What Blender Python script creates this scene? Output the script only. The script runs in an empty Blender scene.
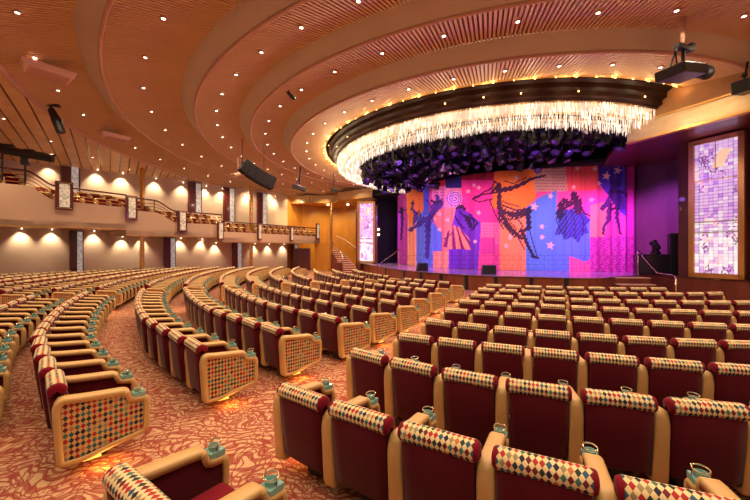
import bpy, bmesh, math, random
import numpy as np
from mathutils import Vector, Matrix

random.seed(7)
PI = math.pi
COL = bpy.context.scene.collection
SC = bpy.context.scene

# ------------------------------------------------------------------ camera, world, exposure
EYE = 2.05
cam_d = bpy.data.cameras.new('camera')
cam_d.lens = 16.8
cam_d.sensor_width = 36.0
cam_d.clip_end = 200
cam = bpy.data.objects.new('camera', cam_d)
COL.objects.link(cam)
cam.location = (0, 0, EYE)
cam.rotation_euler = (PI / 2, 0, 0)
SC.camera = cam

world = bpy.data.worlds.new('world')
SC.world = world
world.use_nodes = True
world.node_tree.nodes['Background'].inputs[0].default_value = (1.0, 0.76, 0.54, 1)
world.node_tree.nodes['Background'].inputs[1].default_value = 0.27

SC.view_settings.view_transform = 'Standard'
SC.view_settings.look = 'None'
SC.view_settings.gamma = 1
SC.view_settings.exposure = 0.42
SC.cycles.use_denoising = True
SC.cycles.max_bounces = 6
SC.cycles.diffuse_bounces = 3
SC.cycles.glossy_bounces = 3
SC.cycles.transmission_bounces = 3
SC.cycles.caustics_reflective = False
SC.cycles.caustics_refractive = False
SC.cycles.sample_clamp_indirect = 4.0

WARM = (1.0, 0.76, 0.46)
P_DOWN, P_WASH, P_CHAND = 190, 120, 17
FLOOR = 0.18
CX, CY = 6.41, 20.0           # centre of the round ceiling and stage


# ------------------------------------------------------------------ helpers
def wp(px, py, Y):
    """point at depth Y metres seen in direction px,py"""
    return Vector(((px - 375) / 350 * Y, Y, EYE - (py - 250) / 350 * Y))


def wz(px, py, z):
    """point of height z seen in direction px,py"""
    Y = (EYE - z) * 350 / (py - 250)
    return Vector(((px - 375) / 350 * Y, Y, z))


def pol(R, deg, z=0.0):
    a = math.radians(deg)
    return Vector((CX + R * math.cos(a), CY + R * math.sin(a), z))


def proj(p):
    return (375 + 350 * p[0] / p[1], 250 - 350 * (p[2] - EYE) / p[1]) if p[1] > 0.05 else (-9999, 0)


def nd(nt, t, **kw):
    n = nt.nodes.new(t)
    for k, v in kw.items():
        setattr(n, k, v)
    return n


def mat(name, col, rough=0.6, metal=0.0, emit=None, es=0.0, noise=None, bump=0.0, bscale=40, sheen=0.0,
        spec=0.5, trans=0.0, coat=0.0):
    m = bpy.data.materials.new(name)
    m.use_nodes = True
    nt = m.node_tree
    b = nt.nodes['Principled BSDF']
    b.inputs['Base Color'].default_value = (*col, 1)
    b.inputs['Roughness'].default_value = rough
    b.inputs['Metallic'].default_value = metal
    b.inputs['Specular IOR Level'].default_value = spec
    b.inputs['Sheen Weight'].default_value = sheen
    b.inputs['Transmission Weight'].default_value = trans
    b.inputs['Coat Weight'].default_value = coat
    if emit:
        b.inputs['Emission Color'].default_value = (*emit, 1)
        b.inputs['Emission Strength'].default_value = es
    tc = nd(nt, 'ShaderNodeTexCoord')
    if noise:                                     # noise = (second colour, scale, (sx,sy,sz))
        mp = nd(nt, 'ShaderNodeMapping')
        mp.inputs['Scale'].default_value = noise[2]
        nt.links.new(tc.outputs['Object'], mp.inputs[0])
        n = nd(nt, 'ShaderNodeTexNoise')
        n.inputs['Scale'].default_value = noise[1]
        n.inputs['Detail'].default_value = 4
        nt.links.new(mp.outputs[0], n.inputs['Vector'])
        r = nd(nt, 'ShaderNodeValToRGB')
        r.color_ramp.elements[0].position = 0.35
        r.color_ramp.elements[0].color = (*col, 1)
        r.color_ramp.elements[1].position = 0.65
        r.color_ramp.elements[1].color = (*noise[0], 1)
        nt.links.new(n.outputs['Fac'], r.inputs[0])
        nt.links.new(r.outputs[0], b.inputs['Base Color'])
    if bump:
        n2 = nd(nt, 'ShaderNodeTexNoise')
        n2.inputs['Scale'].default_value = bscale
        nt.links.new(tc.outputs['Object'], n2.inputs['Vector'])
        bp = nd(nt, 'ShaderNodeBump')
        bp.inputs['Strength'].default_value = bump
        bp.inputs['Distance'].default_value = 0.01
        nt.links.new(n2.outputs['Fac'], bp.inputs['Height'])
        nt.links.new(bp.outputs[0], b.inputs['Normal'])
    return m


def math_n(nt, op, a, b=None, c=None):
    n = nd(nt, 'ShaderNodeMath', operation=op)
    for i, v in enumerate((a, b, c)):
        if v is None:
            continue
        if isinstance(v, (int, float)):
            n.inputs[i].default_value = v
        else:
            nt.links.new(v, n.inputs[i])
    return n.outputs[0]


def ramp(nt, fac, stops, interp='LINEAR'):
    r = nd(nt, 'ShaderNodeValToRGB')
    r.color_ramp.interpolation = interp
    e = r.color_ramp.elements
    while len(e) < len(stops):
        e.new(0.5)
    for i, (p, c) in enumerate(stops):
        e[i].position = p
        e[i].color = (*c, 1)
    nt.links.new(fac, r.inputs[0])
    return r.outputs[0]


def harlequin(name, fu, fv, cream):
    """woven cloth of small coloured diamonds between cream ones, laid out on the UV map (metres)"""
    m = mat(name, cream, rough=0.75, spec=0.3)
    nt = m.node_tree
    uv = nd(nt, 'ShaderNodeUVMap')
    sp = nd(nt, 'ShaderNodeSeparateXYZ')
    nt.links.new(uv.outputs[0], sp.inputs[0])
    u = math_n(nt, 'MULTIPLY', sp.outputs[0], fu)
    v = math_n(nt, 'MULTIPLY', sp.outputs[1], fv)
    a = math_n(nt, 'FLOOR', math_n(nt, 'ADD', u, v))
    b = math_n(nt, 'FLOOR', math_n(nt, 'SUBTRACT', u, v))
    par = math_n(nt, 'PINGPONG', math_n(nt, 'ADD', a, b), 1.0)
    cmb = nd(nt, 'ShaderNodeCombineXYZ')
    nt.links.new(a, cmb.inputs[0])
    nt.links.new(b, cmb.inputs[1])
    wn = nd(nt, 'ShaderNodeTexWhiteNoise', noise_dimensions='2D')
    nt.links.new(cmb.outputs[0], wn.inputs['Vector'])
    colr = ramp(nt, wn.outputs['Value'], [
        (0.0, (0.34, 0.015, 0.02)), (0.22, (0.015, 0.03, 0.03)), (0.38, (0.02, 0.08, 0.15)),
        (0.50, (0.42, 0.13, 0.05)), (0.58, (0.13, 0.008, 0.02)), (0.72, (0.04, 0.13, 0.11)),
        (0.84, (0.26, 0.20, 0.11)), (0.90, (0.012, 0.012, 0.03))], 'CONSTANT')
    mx = nd(nt, 'ShaderNodeMix', data_type='RGBA')
    nt.links.new(par, mx.inputs[0])
    mx.inputs[6].default_value = (*cream, 1)
    nt.links.new(colr, mx.inputs[7])
    nt.links.new(mx.outputs[2], nt.nodes['Principled BSDF'].inputs['Base Color'])
    return m


def attr_mat(name, rough=0.7, emit=0.0, attr='paint'):
    m = mat(name, (0.5, 0.5, 0.5), rough=rough)
    nt = m.node_tree
    at = nd(nt, 'ShaderNodeAttribute', attribute_name=attr)
    b = nt.nodes['Principled BSDF']
    nt.links.new(at.outputs['Color'], b.inputs['Base Color'])
    if emit:
        nt.links.new(at.outputs['Color'], b.inputs['Emission Color'])
        b.inputs['Emission Strength'].default_value = emit
    return m


def carpet_mat():
    m = mat('leaf_scroll_carpet', (0.4, 0.08, 0.05), rough=0.95, spec=0.1)
    nt = m.node_tree
    tc = nd(nt, 'ShaderNodeTexCoord')
    nz = nd(nt, 'ShaderNodeTexNoise')
    nz.inputs['Scale'].default_value = 2.6
    nz.inputs['Detail'].default_value = 1
    nt.links.new(tc.outputs['Object'], nz.inputs['Vector'])
    vm = nd(nt, 'ShaderNodeVectorMath', operation='SCALE')
    nt.links.new(nz.outputs['Color'], vm.inputs[0])
    vm.inputs['Scale'].default_value = 0.55
    va = nd(nt, 'ShaderNodeVectorMath', operation='ADD')
    nt.links.new(tc.outputs['Object'], va.inputs[0])
    nt.links.new(vm.outputs[0], va.inputs[1])
    vo = nd(nt, 'ShaderNodeTexVoronoi', feature='DISTANCE_TO_EDGE')
    vo.inputs['Scale'].default_value = 13.0
    nt.links.new(va.outputs[0], vo.inputs['Vector'])
    leaf = ramp(nt, vo.outputs['Distance'], [(0.0, (0, 0, 0)), (0.05, (.1, .1, .1)), (0.13, (1, 1, 1)), (1, (1, 1, 1))])
    wv = nd(nt, 'ShaderNodeTexWave', wave_type='RINGS')
    wv.inputs['Scale'].default_value = 3.4
    wv.inputs['Distortion'].default_value = 9
    wv.inputs['Detail'].default_value = 1
    nt.links.new(va.outputs[0], wv.inputs['Vector'])
    w2 = ramp(nt, wv.outputs['Fac'], [(0.0, (0, 0, 0)), (0.30, (0.1, 0.1, 0.1)), (0.5, (1, 1, 1)), (1, (1, 1, 1))])
    mul = nd(nt, 'ShaderNodeMix', data_type='RGBA', blend_type='MULTIPLY')
    mul.inputs[0].default_value = 0.8
    nt.links.new(leaf, mul.inputs[6])
    nt.links.new(w2, mul.inputs[7])
    mx = nd(nt, 'ShaderNodeMix', data_type='RGBA')
    nt.links.new(mul.outputs[2], mx.inputs[0])
    mx.inputs[6].default_value = (0.24, 0.042, 0.034, 1)
    mx.inputs[7].default_value = (0.47, 0.29, 0.175, 1)
    nt.links.new(mx.outputs[2], nt.nodes['Principled BSDF'].inputs['Base Color'])
    return m


M = dict(
    velvet=mat('burgundy_velvet', (0.070, 0.002, 0.008), 0.85, sheen=0.08, spec=0.1),
    velvet2=mat('crimson_velvet', (0.15, 0.0025, 0.012), 0.85, sheen=0.05, spec=0.1),
    leather=mat('tan_leather', (0.46, 0.265, 0.10), 0.42, spec=0.5, noise=((0.51, 0.305, 0.125), 6, (1, 1, 1)), bump=0.1, bscale=60),
    amberwood=mat('amber_brown_wood', (0.40, 0.20, 0.075), 0.4, noise=((0.32, 0.15, 0.05), 2, (1, 1, 1))),
    rig=mat('black_rig_paint', (0.007, 0.005, 0.012), 0.3, spec=0.5),
    harl=harlequin('harlequin_weave', 32, 22, (0.66, 0.50, 0.28)),
    harlp=harlequin('harlequin_panel_weave', 27, 21, (0.50, 0.31, 0.13)),
    dark=mat('black_metal', (0.012, 0.012, 0.014), 0.4, spec=0.5),
    darkm=mat('dark_painted_metal', (0.05, 0.045, 0.06), 0.32, metal=0.7),
    teal=mat('teal_glass_tray', (0.20, 0.40, 0.38), 0.12, spec=0.8),
    chrome=mat('polished_brass_ring', (0.75, 0.62, 0.42), 0.18, metal=1),
    brass=mat('polished_brass', (0.78, 0.46, 0.14), 0.2, metal=1),
    carpet=carpet_mat(),
    face=mat('brown_ceiling_panel', (0.62, 0.53, 0.46), 0.5, noise=((0.58, 0.49, 0.425), 1.2, (1, 1, 1))),
    slat=mat('orange_slat', (0.74, 0.50, 0.27), 0.5, noise=((0.70, 0.46, 0.24), 1.0, (1, 1, 1))),
    gap=mat('dark_red_backing', (0.26, 0.09, 0.04), 0.8),
    lip=mat('pink_cove_moulding', (0.62, 0.36, 0.26), 0.4),
    plank=mat('honey_wood_plank', (0.82, 0.58, 0.32), 0.4, noise=((0.70, 0.46, 0.23), 1.5, (1, 1, 1))),
    drum=mat('dark_burgundy_lacquer', (0.018, 0.004, 0.003), 0.5, spec=0.2),
    gold=mat('gold_leaf_panel', (0.62, 0.44, 0.22), 0.42, metal=0.2, noise=((0.74, 0.55, 0.30), 1.6, (1, 1, 3))),
    goldt=mat('gold_trim', (0.72, 0.42, 0.13), 0.3, metal=0.7),
    wallb=mat('pale_peach_wall', (0.70, 0.54, 0.39), 0.7, noise=((0.66, 0.50, 0.36), 0.7, (1, 1, 1))),
    fascia=mat('pink_beige_balcony_front', (0.70, 0.47, 0.33), 0.6, noise=((0.66, 0.44, 0.31), 0.5, (1, 1, 1))),
    yellow=mat('amber_wood_wall', (0.72, 0.33, 0.045), 0.4, noise=((0.62, 0.25, 0.03), 2.0, (1, 1, 0.25))),
    mahog=mat('mahogany', (0.14, 0.022, 0.018), 0.35, coat=0.3, noise=((0.10, 0.015, 0.012), 3, (1, 1, 0.2))),
    redwood=mat('red_brown_wood', (0.24, 0.06, 0.03), 0.4, noise=((0.17, 0.035, 0.02), 3, (1, 1, 0.3))),
    stage=mat('glossy_stage_floor', (0.30, 0.20, 0.32), 0.18, spec=0.6),
    black=mat('matt_black', (0.010, 0.008, 0.012), 0.8),
    purplew=mat('plum_wood_wall', (0.12, 0.035, 0.08), 0.35, noise=((0.09, 0.022, 0.06), 2, (1, 1, 0.2))),
    lampg=mat('lit_downlight_lens', (1, 0.9, 0.75), 0.5, emit=(1.0, 0.86, 0.66), es=9),
    bulb=mat('lit_amber_bulb', (1, 0.7, 0.3), 0.5, emit=(1.0, 0.56, 0.18), es=5),
    amber=mat('lit_step_lamp', (1, 0.5, 0.1), 0.5, emit=(1.0, 0.42, 0.07), es=1.5),
    sconce=mat('lit_patterned_glass', (0.9, 0.8, 0.6), 0.5, emit=(1.0, 0.80, 0.55), es=0.22, noise=((0.25, 0.17, 0.1), 9, (1, 1, 1))),
    pillarw=mat('white_patterned_strip', (0.80, 0.78, 0.74), 0.5, emit=(1.0, 0.93, 0.85), es=0.15, noise=((0.36, 0.34, 0.36), 9, (1, 1, 1))),
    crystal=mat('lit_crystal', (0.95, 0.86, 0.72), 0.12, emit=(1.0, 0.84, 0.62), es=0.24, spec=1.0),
    crystal2=mat('bright_crystal', (1, 0.95, 0.85), 0.12, emit=(1.0, 0.92, 0.78), es=1.1, spec=1.0),
    vent=mat('pale_pink_hood', (0.85, 0.58, 0.46), 0.5),
    lens=mat('violet_lens', (0.04, 0.015, 0.12), 0.1, emit=(0.35, 0.12, 1.0), es=0.03),
    stepc=mat('cream_step_edge', (0.62, 0.40, 0.24), 0.6),
    paint=attr_mat('painted_cloth', 0.85),
    glow=attr_mat('backlit_stained_glass', 0.25, emit=0.62),
)


class MB:
    """collects shapes, links them as one mesh object"""

    def __init__(s):
        s.v, s.f, s.m, s.uv = [], [], [], {}

    def quadgrid(s, rows, mi=0, close=False):
        b = len(s.v)
        n = len(rows[0])
        for r in rows:
            s.v += [tuple(p) for p in r]
        for i in range(len(rows) - 1):
            for j in range(n if close else n - 1):
                k = (j + 1) % n
                s.f.append((b + i * n + j, b + i * n + k, b + (i + 1) * n + k, b + (i + 1) * n + j))
                s.m.append(mi)
        return b

    def hexa(s, p, mi=0):
        """eight corners: four below, four above"""
        b = len(s.v)
        s.v += [tuple(q) for q in p]
        for f in ((0, 3, 2, 1), (4, 5, 6, 7), (0, 1, 5, 4), (1, 2, 6, 5), (2, 3, 7, 6), (3, 0, 4, 7)):
            s.f.append(tuple(b + i for i in f))
            s.m.append(mi)

    def box(s, c, d, rz=0.0, mi=0, mx=None):
        R = mx if mx is not None else Matrix.Rotation(rz, 3, 'Z')
        c = Vector(c)
        h = [x / 2 for x in d]
        pts = [c + R @ Vector((x * h[0], y * h[1], z * h[2])) for z in (-1, 1) for x, y in ((-1, -1), (1, -1), (1, 1), (-1, 1))]
        s.hexa(pts, mi)

    def prism(s, poly, z0, z1, mi=0):
        b = len(s.v)
        n = len(poly)
        s.v += [(p[0], p[1], z0) for p in poly] + [(p[0], p[1], z1) for p in poly]
        s.f.append(tuple(b + i for i in range(n))[::-1])
        s.f.append(tuple(b + n + i for i in range(n)))
        s.m += [mi, mi]
        for i in range(n):
            j = (i + 1) % n
            s.f.append((b + i, b + j, b + n + j, b + n + i))
            s.m.append(mi)

    def wall(s, path, z0, z1, t=0.1, mi=0):
        """upright ribbon of thickness t along a 2-D path; z0,z1 numbers or lists"""
        n = len(path)
        z0 = z0 if isinstance(z0, (list, tuple)) else [z0] * n
        z1 = z1 if isinstance(z1, (list, tuple)) else [z1] * n
        L, Rr = [], []
        for i, p in enumerate(path):
            a = Vector(path[max(i - 1, 0)][:2])
            c = Vector(path[min(i + 1, n - 1)][:2])
            d = (c - a).normalized()
            nn = Vector((-d.y, d.x))
            q = Vector(p[:2])
            L.append(q)
            Rr.append(q + nn * t)
        rows = []
        for i in range(n):
            rows.append([(L[i].x, L[i].y, z0[i]), (L[i].x, L[i].y, z1[i]), (Rr[i].x, Rr[i].y, z1[i]), (Rr[i].x, Rr[i].y, z0[i])])
        b = s.quadgrid(rows, mi, True)
        s.f.append((b, b + 1, b + 2, b + 3))
        s.f.append(tuple(b + (n - 1) * 4 + k for k in (3, 2, 1, 0)))
        s.m += [mi, mi]

    def tube(s, path, r, seg=8, mi=0, caps=True):
        path = [Vector(p) for p in path]
        rows = []
        up = Vector((0, 0, 1))
        rr = r if isinstance(r, (list, tuple)) else [r] * len(path)
        for i, p in enumerate(path):
            t = (path[min(i + 1, len(path) - 1)] - path[max(i - 1, 0)]).normalized()
            x = t.cross(up)
            if x.length < 1e-3:
                x = Vector((1, 0, 0))
            x.normalize()
            y = x.cross(t)
            rows.append([p + (x * math.cos(a) + y * math.sin(a)) * rr[i] for a in [2 * PI * k / seg for k in range(seg)]])
        b = s.quadgrid(rows, mi, True)
        if caps:
            s.f.append(tuple(b + k for k in range(seg)))
            s.f.append(tuple(b + (len(path) - 1) * seg + k for k in range(seg))[::-1])
            s.m += [mi, mi]

    def lathe(s, prof, c, seg=16, mi=0, mx=None):
        c = Vector(c)
        rows = []
        for r, z in prof:
            row = []
            for k in range(seg):
                a = 2 * PI * k / seg
                p = Vector((r * math.cos(a), r * math.sin(a), z))
                if mx is not None:
                    p = mx @ p
                row.append(c + p)
            rows.append(row)
        s.quadgrid(rows, mi, True)

    def add(s, other, mx):
        b = len(s.v)
        s.v += [tuple(mx @ Vector(p)) for p in other.v]
        s.f += [tuple(b + i for i in f) for f in other.f]
        s.m += other.m

    def mesh(s, name, mats, smooth=False, bevel=0.0, seg=2, recalc=True):
        me = bpy.data.meshes.new(name)
        me.from_pydata(s.v, [], s.f)
        for mm in (mats if isinstance(mats, (list, tuple)) else [mats]):
            me.materials.append(mm)
        me.polygons.foreach_set('material_index', s.m)
        if recalc or bevel:
            bm = bmesh.new()
            bm.from_mesh(me)
            bmesh.ops.recalc_face_normals(bm, faces=bm.faces)
            if bevel:
                eds = [e for e in bm.edges if len(e.link_faces) == 2 and e.calc_face_angle(0) > 0.6]
                bmesh.ops.bevel(bm, geom=eds, offset=bevel, segments=seg, affect='EDGES', profile=0.5)
            bm.to_mesh(me)
            bm.free()
        if smooth:
            me.polygons.foreach_set('use_smooth', [True] * len(me.polygons))
        return me

    def build(s, name, mats, parent=None, **kw):
        return link(name, s.mesh(name, mats, **kw), parent)


def link(name, data, parent=None):
    o = bpy.data.objects.new(name, data)
    COL.objects.link(o)
    if parent:
        o.parent = parent
    return o


def tag(o, label=None, cat=None, group=None, kind=None):
    if label:
        o['label'] = label
    if cat:
        o['category'] = cat
    if group:
        o['group'] = group
    if kind:
        o['kind'] = kind
    return o


def empty(name, loc=(0, 0, 0), rz=0.0):
    o = link(name, None)
    o.empty_display_size = 0.1
    o.location = loc
    o.rotation_euler = (0, 0, rz)
    return o


def lamp(name, kind, loc, energy, col, parent=None, size=0.1, spot=None, blend=0.6, target=None):
    d = bpy.data.lights.new(name, kind)
    d.energy = energy
    d.color = col
    if kind == 'SPOT':
        d.spot_size = math.radians(spot)
        d.spot_blend = blend
        d.shadow_soft_size = size
    elif kind == 'POINT':
        d.shadow_soft_size = size
    else:
        d.size = size
    o = link(name, d, parent)
    o.location = loc
    if target is not None:
        o.rotation_euler = (Vector(target) - Vector(loc)).to_track_quat('-Z', 'Y').to_euler()
    return o


def copy_tree(o, parent=None):
    c = o.copy()
    COL.objects.link(c)
    c.parent = parent
    for ch in o.children:
        copy_tree(ch, c)
    return c


ORD = ['', 'first', 'second', 'third', 'fourth', 'fifth', 'sixth', 'seventh', 'eighth', 'ninth', 'tenth', 'eleventh',
       'twelfth', 'thirteenth', 'fourteenth', 'fifteenth', 'sixteenth', 'seventeenth', 'eighteenth', 'nineteenth', 'twentieth']
ORD += ['twenty-' + w for w in ORD[1:10]] + ['thirtieth'] + ['thirty-' + w for w in ORD[1:10]] + ['fortieth'] + ['forty-' + w for w in ORD[1:10]]

# ------------------------------------------------------------------ floor
fl = MB()
fl.box((0, 20, FLOOR - 0.05), (60, 60, 0.1))
tag(fl.build('floor', M['carpet']), kind='structure')

# ------------------------------------------------------------------ ceiling: stepped rings about the stage centre
A0, A1 = -66.3, -237.0        # sweep of the rings, from the right-hand beam round to the left one
RINGS = [  # inner edge (R, height above eye) -> lip (R, h) -> top of the brown face (R, h)
    ((9.3, 5.37), (10.9, 5.16), (11.3, 5.53)),
    ((11.3, 5.53), (12.75, 5.39), (13.2, 5.72)),
    ((13.2, 5.72), (14.85, 5.30), (15.3, 5.66)),
    ((15.3, 5.66), (17.4, 5.25), (17.9, 5.58)),
]
LAST = ((17.9, 5.58), (19.7, 5.05))


def arc(n, a0=A0, a1=A1):
    return [a0 + (a1 - a0) * i / n for i in range(n + 1)]


def slatted(name, r0, h0, r1, h1, width, gapw, thick, m, mg, back=0.035):
    bk = MB()
    rows = [[pol(r0, a, EYE + h0 + back), pol(r1, a, EYE + h1 + back)] for a in arc(180)]
    bk.quadgrid(rows)
    rows = [[pol(r0, a, EYE + h0 + back + 0.2), pol(r1, a, EYE + h1 + back + 0.2)] for a in arc(90)]
    bk.quadgrid(rows)
    b = tag(bk.build(name, mg, recalc=False), kind='structure')
    sl = MB()
    rm = (r0 + r1) / 2
    n = int(abs(math.radians(A1 - A0)) * rm / (width + gapw))
    for i in range(n):
        a = A0 + (A1 - A0) * (i + 0.5) / n
        dw = math.degrees(width / 2 / rm)
        p = []
        for dz in (-thick / 2, thick / 2 + 0.01):
            for r, h, s in ((r0, h0, -1), (r1, h1, -1), (r1, h1, 1), (r0, h0, 1)):
                p.append(pol(r, a + s * dw, EYE + h + dz))
        sl.hexa(p)
    sl.build('slats', m, b, recalc=True)
    return b


for i, (inn, lip, top) in enumerate(RINGS):
    slatted('ceiling_soffit', inn[0], inn[1], lip[0], lip[1], 0.062, 0.045, 0.04, M['slat'], M['gap'])
    fb = MB()
    n = 30
    for k in range(n):
        a0 = A0 + (A1 - A0) * k / n + 0.11
        a1 = A0 + (A1 - A0) * (k + 1) / n - 0.11
        rows = []
        for j in range(6):
            a = a0 + (a1 - a0) * j / 5
            rows.append([pol(lip[0] + (top[0] - lip[0]) * t + 0.03 * math.sin(t * PI), a, EYE + lip[1] + (top[1] - lip[1]) * t) for t in (0, .25, .5, .75, 1)])
        fb.quadgrid(rows)
    tag(fb.build('ceiling_cove_face', M['face'], smooth=True, recalc=False), kind='structure')
    bk = MB()
    bk.quadgrid([[pol(lip[0] - 0.06, a, EYE + lip[1]), pol(top[0] - 0.06, a, EYE + top[1])] for a in arc(120)])
    tag(bk.build('ceiling_cove_backing', M['gap'], recalc=False), kind='structure')
    lb = MB()
    lb.tube([pol(lip[0], a, EYE + lip[1]) for a in arc(180)], 0.05, 8)
    tag(lb.build('trim_%d' % (i + 1), M['lip'], smooth=True), kind='structure')
slatted('ceiling_soffit', LAST[0][0], LAST[0][1], LAST[1][0], LAST[1][1], 0.062, 0.045, 0.04, M['slat'], M['gap'])
lb = MB()
lb.tube([pol(19.7, a, EYE + 5.05) for a in arc(180)], 0.09, 8)
tag(lb.build('trim_5', M['lip'], smooth=True), kind='structure')
bk = MB()
bk.quadgrid([[pol(19.7, a, EYE + 5.12), pol(26.5, a, EYE + 4.56)] for a in arc(120)])
bk.quadgrid([[pol(19.7, a, EYE + 5.3), pol(26.5, a, EYE + 4.8)] for a in arc(60)])
pk = tag(bk.build('ceiling_planks', M['mahog'], recalc=False), kind='structure')
sl = MB()
v = -26.0
while v < 4:
    for sg in (1, -1):
        def srange(vv):
            lo = math.sqrt(max(19.7 ** 2 - vv * vv, 0)) if abs(vv) < 19.7 else 0.0
            return lo, math.sqrt(max(26.3 ** 2 - vv * vv, 0.01))
        (l0, h0), (l1, h1) = srange(v), srange(v + .38)
        rows = []
        for k in range(7):
            t = k / 6
            row = []
            for vv, lo, hi in ((v, l0, h0), (v + .38, l1, h1)):
                s_ = (lo + (hi - lo) * t) * sg
                x, y = CX + vv * .8 - s_ * .6, CY + vv * .6 + s_ * .8
                row.append((x, y, EYE + 5.07 - (math.hypot(x - CX, y - CY) - 19.7) * .082))
            rows.append(row)
        sl.quadgrid(rows)
        sl.quadgrid([[(q[0], q[1], q[2] + .03) for q in r_] for r_ in rows])
    v += .44
sl.build('boards', M['plank'], pk, recalc=False)

# inner rim, dark drum steps above the chandelier and the dark well inside
rb = MB()
prof = [(9.3, 5.37), (9.22, 5.33), (9.12, 5.40), (9.12, 5.75), (8.98, 5.75)]
rb.quadgrid([[pol(r, a, EYE + h) for r, h in prof] for a in arc(140)])
tag(rb.build('trim_6', M['goldt'], smooth=False, recalc=False), kind='structure')
db = MB()
prof = [(9.12, 5.75), (8.98, 5.75), (8.98, 5.42), (8.84, 5.36), (8.84, 5.2), (8.70, 5.14), (8.70, 5.0), (8.58, 4.95), (8.58, 4.90), (7.3, 4.90)]
db.quadgrid([[pol(r, a, EYE + h) for r, h in prof] for a in arc(140)])
tag(db.build('ceiling_drum', M['drum'], recalc=False), kind='structure')
db = MB()
db.quadgrid([[pol(r, a, EYE + h) for r, h in [(7.3, 4.90), (7.3, 5.3), (0.2, 5.3)]] for a in arc(140)])
tag(db.build('ceiling_well', M['black'], recalc=False), kind='structure')

# ------------------------------------------------------------------ proscenium beams, side walls, stage
BR = [(9.40, 13.05), (9.63, 12.5), (10.8, 9.8), (12.4, 6.1)]
b = MB()
b.wall(BR, EYE + 3.98, EYE + 4.62, 0.12)
tag(b.build('wall_beam_right', M['gold']), kind='structure')
b = MB()
b.wall([(x - 0.06, y - 0.02) for x, y in BR], EYE + 3.94, EYE + 4.01, 0.22)
b.wall([(x - 0.04, y - 0.02) for x, y in BR], EYE + 4.59, EYE + 4.64, 0.22)
tag(b.build('trim_7', M['goldt']), kind='structure')
b = MB()   # soffit between beam and the side wall
b.prism([(9.42, 13.05), (9.65, 12.5), (10.82, 9.8), (12.42, 6.1), (17, 7.0), (17, 20), (12.0, 18.5)], EYE + 4.40, EYE + 4.6)
tag(b.build('ceiling_beam_soffit', M['mahog']), kind='structure')
b = MB()   # wood upstand from the beam to the rings
b.wall([(x + .03, y) for x, y in BR], EYE + 4.62, EYE + 5.9, 0.12)
tag(b.build('wall_beam_upstand', M['amberwood']), kind='structure')

WR = [(12.3, 16.2), (12.62, 14.55), (12.75, 14.1), (13.32, 12.75), (13.45, 12.45)]   # right side wall line
b = MB()
b.wall([(12.35, 16.3), (12.62, 14.6), (13.45, 12.45)], 0, 0.9, 1.6)
tag(b.build('wall_stage_plinth', M['redwood']), kind='structure')
b = MB()
b.wall([(12.33, 16.3), (12.6, 14.6), (13.43, 12.43)], 0.88, 0.94, 0.12)
tag(b.build('trim_8', M['mahog']), kind='structure')
b = MB()
b.wall([(12.78, 14.75), (12.95, 14.2), (13.85, 12.1)], 0.9, EYE + 4.5, 0.35)
tag(b.build('wall_right', M['mahog']), kind='structure')
b = MB()
b.wall([(13.42, 12.5), (13.9, 11.3), (16, 6.0)], 0, EYE + 4.5, 0.3)
tag(b.build('wall_right_house', M['yellow']), kind='structure')
b = MB()   # curved plum wall of the recess
pth = []
for k in range(13):
    t = k / 12
    pth.append((13.85 + 1.25 * math.sin(t * PI * 0.62), 18.75 - 3.8 * t))
b.wall(pth, 0, EYE + 4.5, 0.15)
tag(b.build('wall_stage_recess', M['purplew'], smooth=False), kind='structure')

# stage deck
EDGE = [(-1.5, 31.5), (-1.0, 29.6), (-0.4, 27.6), (0.55, 23.7), (1.35, 20.9), (2.3, 18.9), (3.3, 17.5), (4.1, 16.6), (5.4, 15.65), (7.0, 15.05),
        (8.0, 14.65), (8.75, 14.4), (9.5, 14.55), (10.3, 15.05), (10.75, 15.5), (12.35, 16.2)]
b = MB()
b.prism(EDGE + [(16.5, 17), (16.5, 36), (-1.5, 36)], 0, 0.87)
tag(b.build('stage_riser', M['redwood']), kind='structure')
b = MB()
b.prism([(x - 0.04 * (1 if x < 9 else 0), y - 0.04) for x, y in EDGE] + [(16.5, 17), (16.5, 36), (-1.5, 36)], 0.872, 0.90)
tag(b.build('stage_deck', M['stage']), kind='structure')
b = MB()      # riser panels: frames and narrow dark joints
for (px, _) in ((386, 0), (404, 0), (421, 0), (441, 0), (466, 0), (496, 0), (531, 0), (566, 0)):
    best = min(((abs(proj((p0[0] + (p1[0] - p0[0]) * t, p0[1] + (p1[1] - p0[1]) * t, 0.5))[0] - px), p0, p1, t)
                for p0, p1 in zip(EDGE, EDGE[1:]) for t in [i / 20 for i in range(20)]), key=lambda q: q[0])
    _, p0, p1, t = best
    x, y = p0[0] + (p1[0] - p0[0]) * t, p0[1] + (p1[1] - p0[1]) * t
    b.box((x, y - 0.02, 0.43), (0.16, 0.06, 0.86), math.atan2(p1[1] - p0[1], p1[0] - p0[0]))
tag(b.build('trim_9', M['black']), kind='structure')

# black roof over the stage
b = MB()
b.quadgrid([[(CX, CY, EYE + 5.45), pol(9.6, a, EYE + 5.45)] for a in [-75 + 210 * i / 40 for i in range(41)]])
b.quadgrid([[(CX, CY, EYE + 5.6), pol(9.6, a, EYE + 5.6)] for a in [-75 + 210 * i / 40 for i in range(41)]])
tag(b.build('ceiling_stage_roof', M['black'], recalc=False), kind='structure')
# stage back, header
b = MB()
b.wall([(-0.2, 30.6), (1.2, 31.5), (4, 34), (15, 24), (15.6, 19.2)], 0.9, EYE + 5.3, 0.2)
tag(b.build('wall_stage_back', M['black']), kind='structure')
b = MB()
b.prism([(-3, 33), (1.2, 33), (16, 24), (17, 17), (12.4, 17.5), (8, 20), (2, 27), (-0.4, 29.5)], EYE + 4.5, EYE + 4.7)
tag(b.build('ceiling_stage', M['black']), kind='structure')

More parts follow.
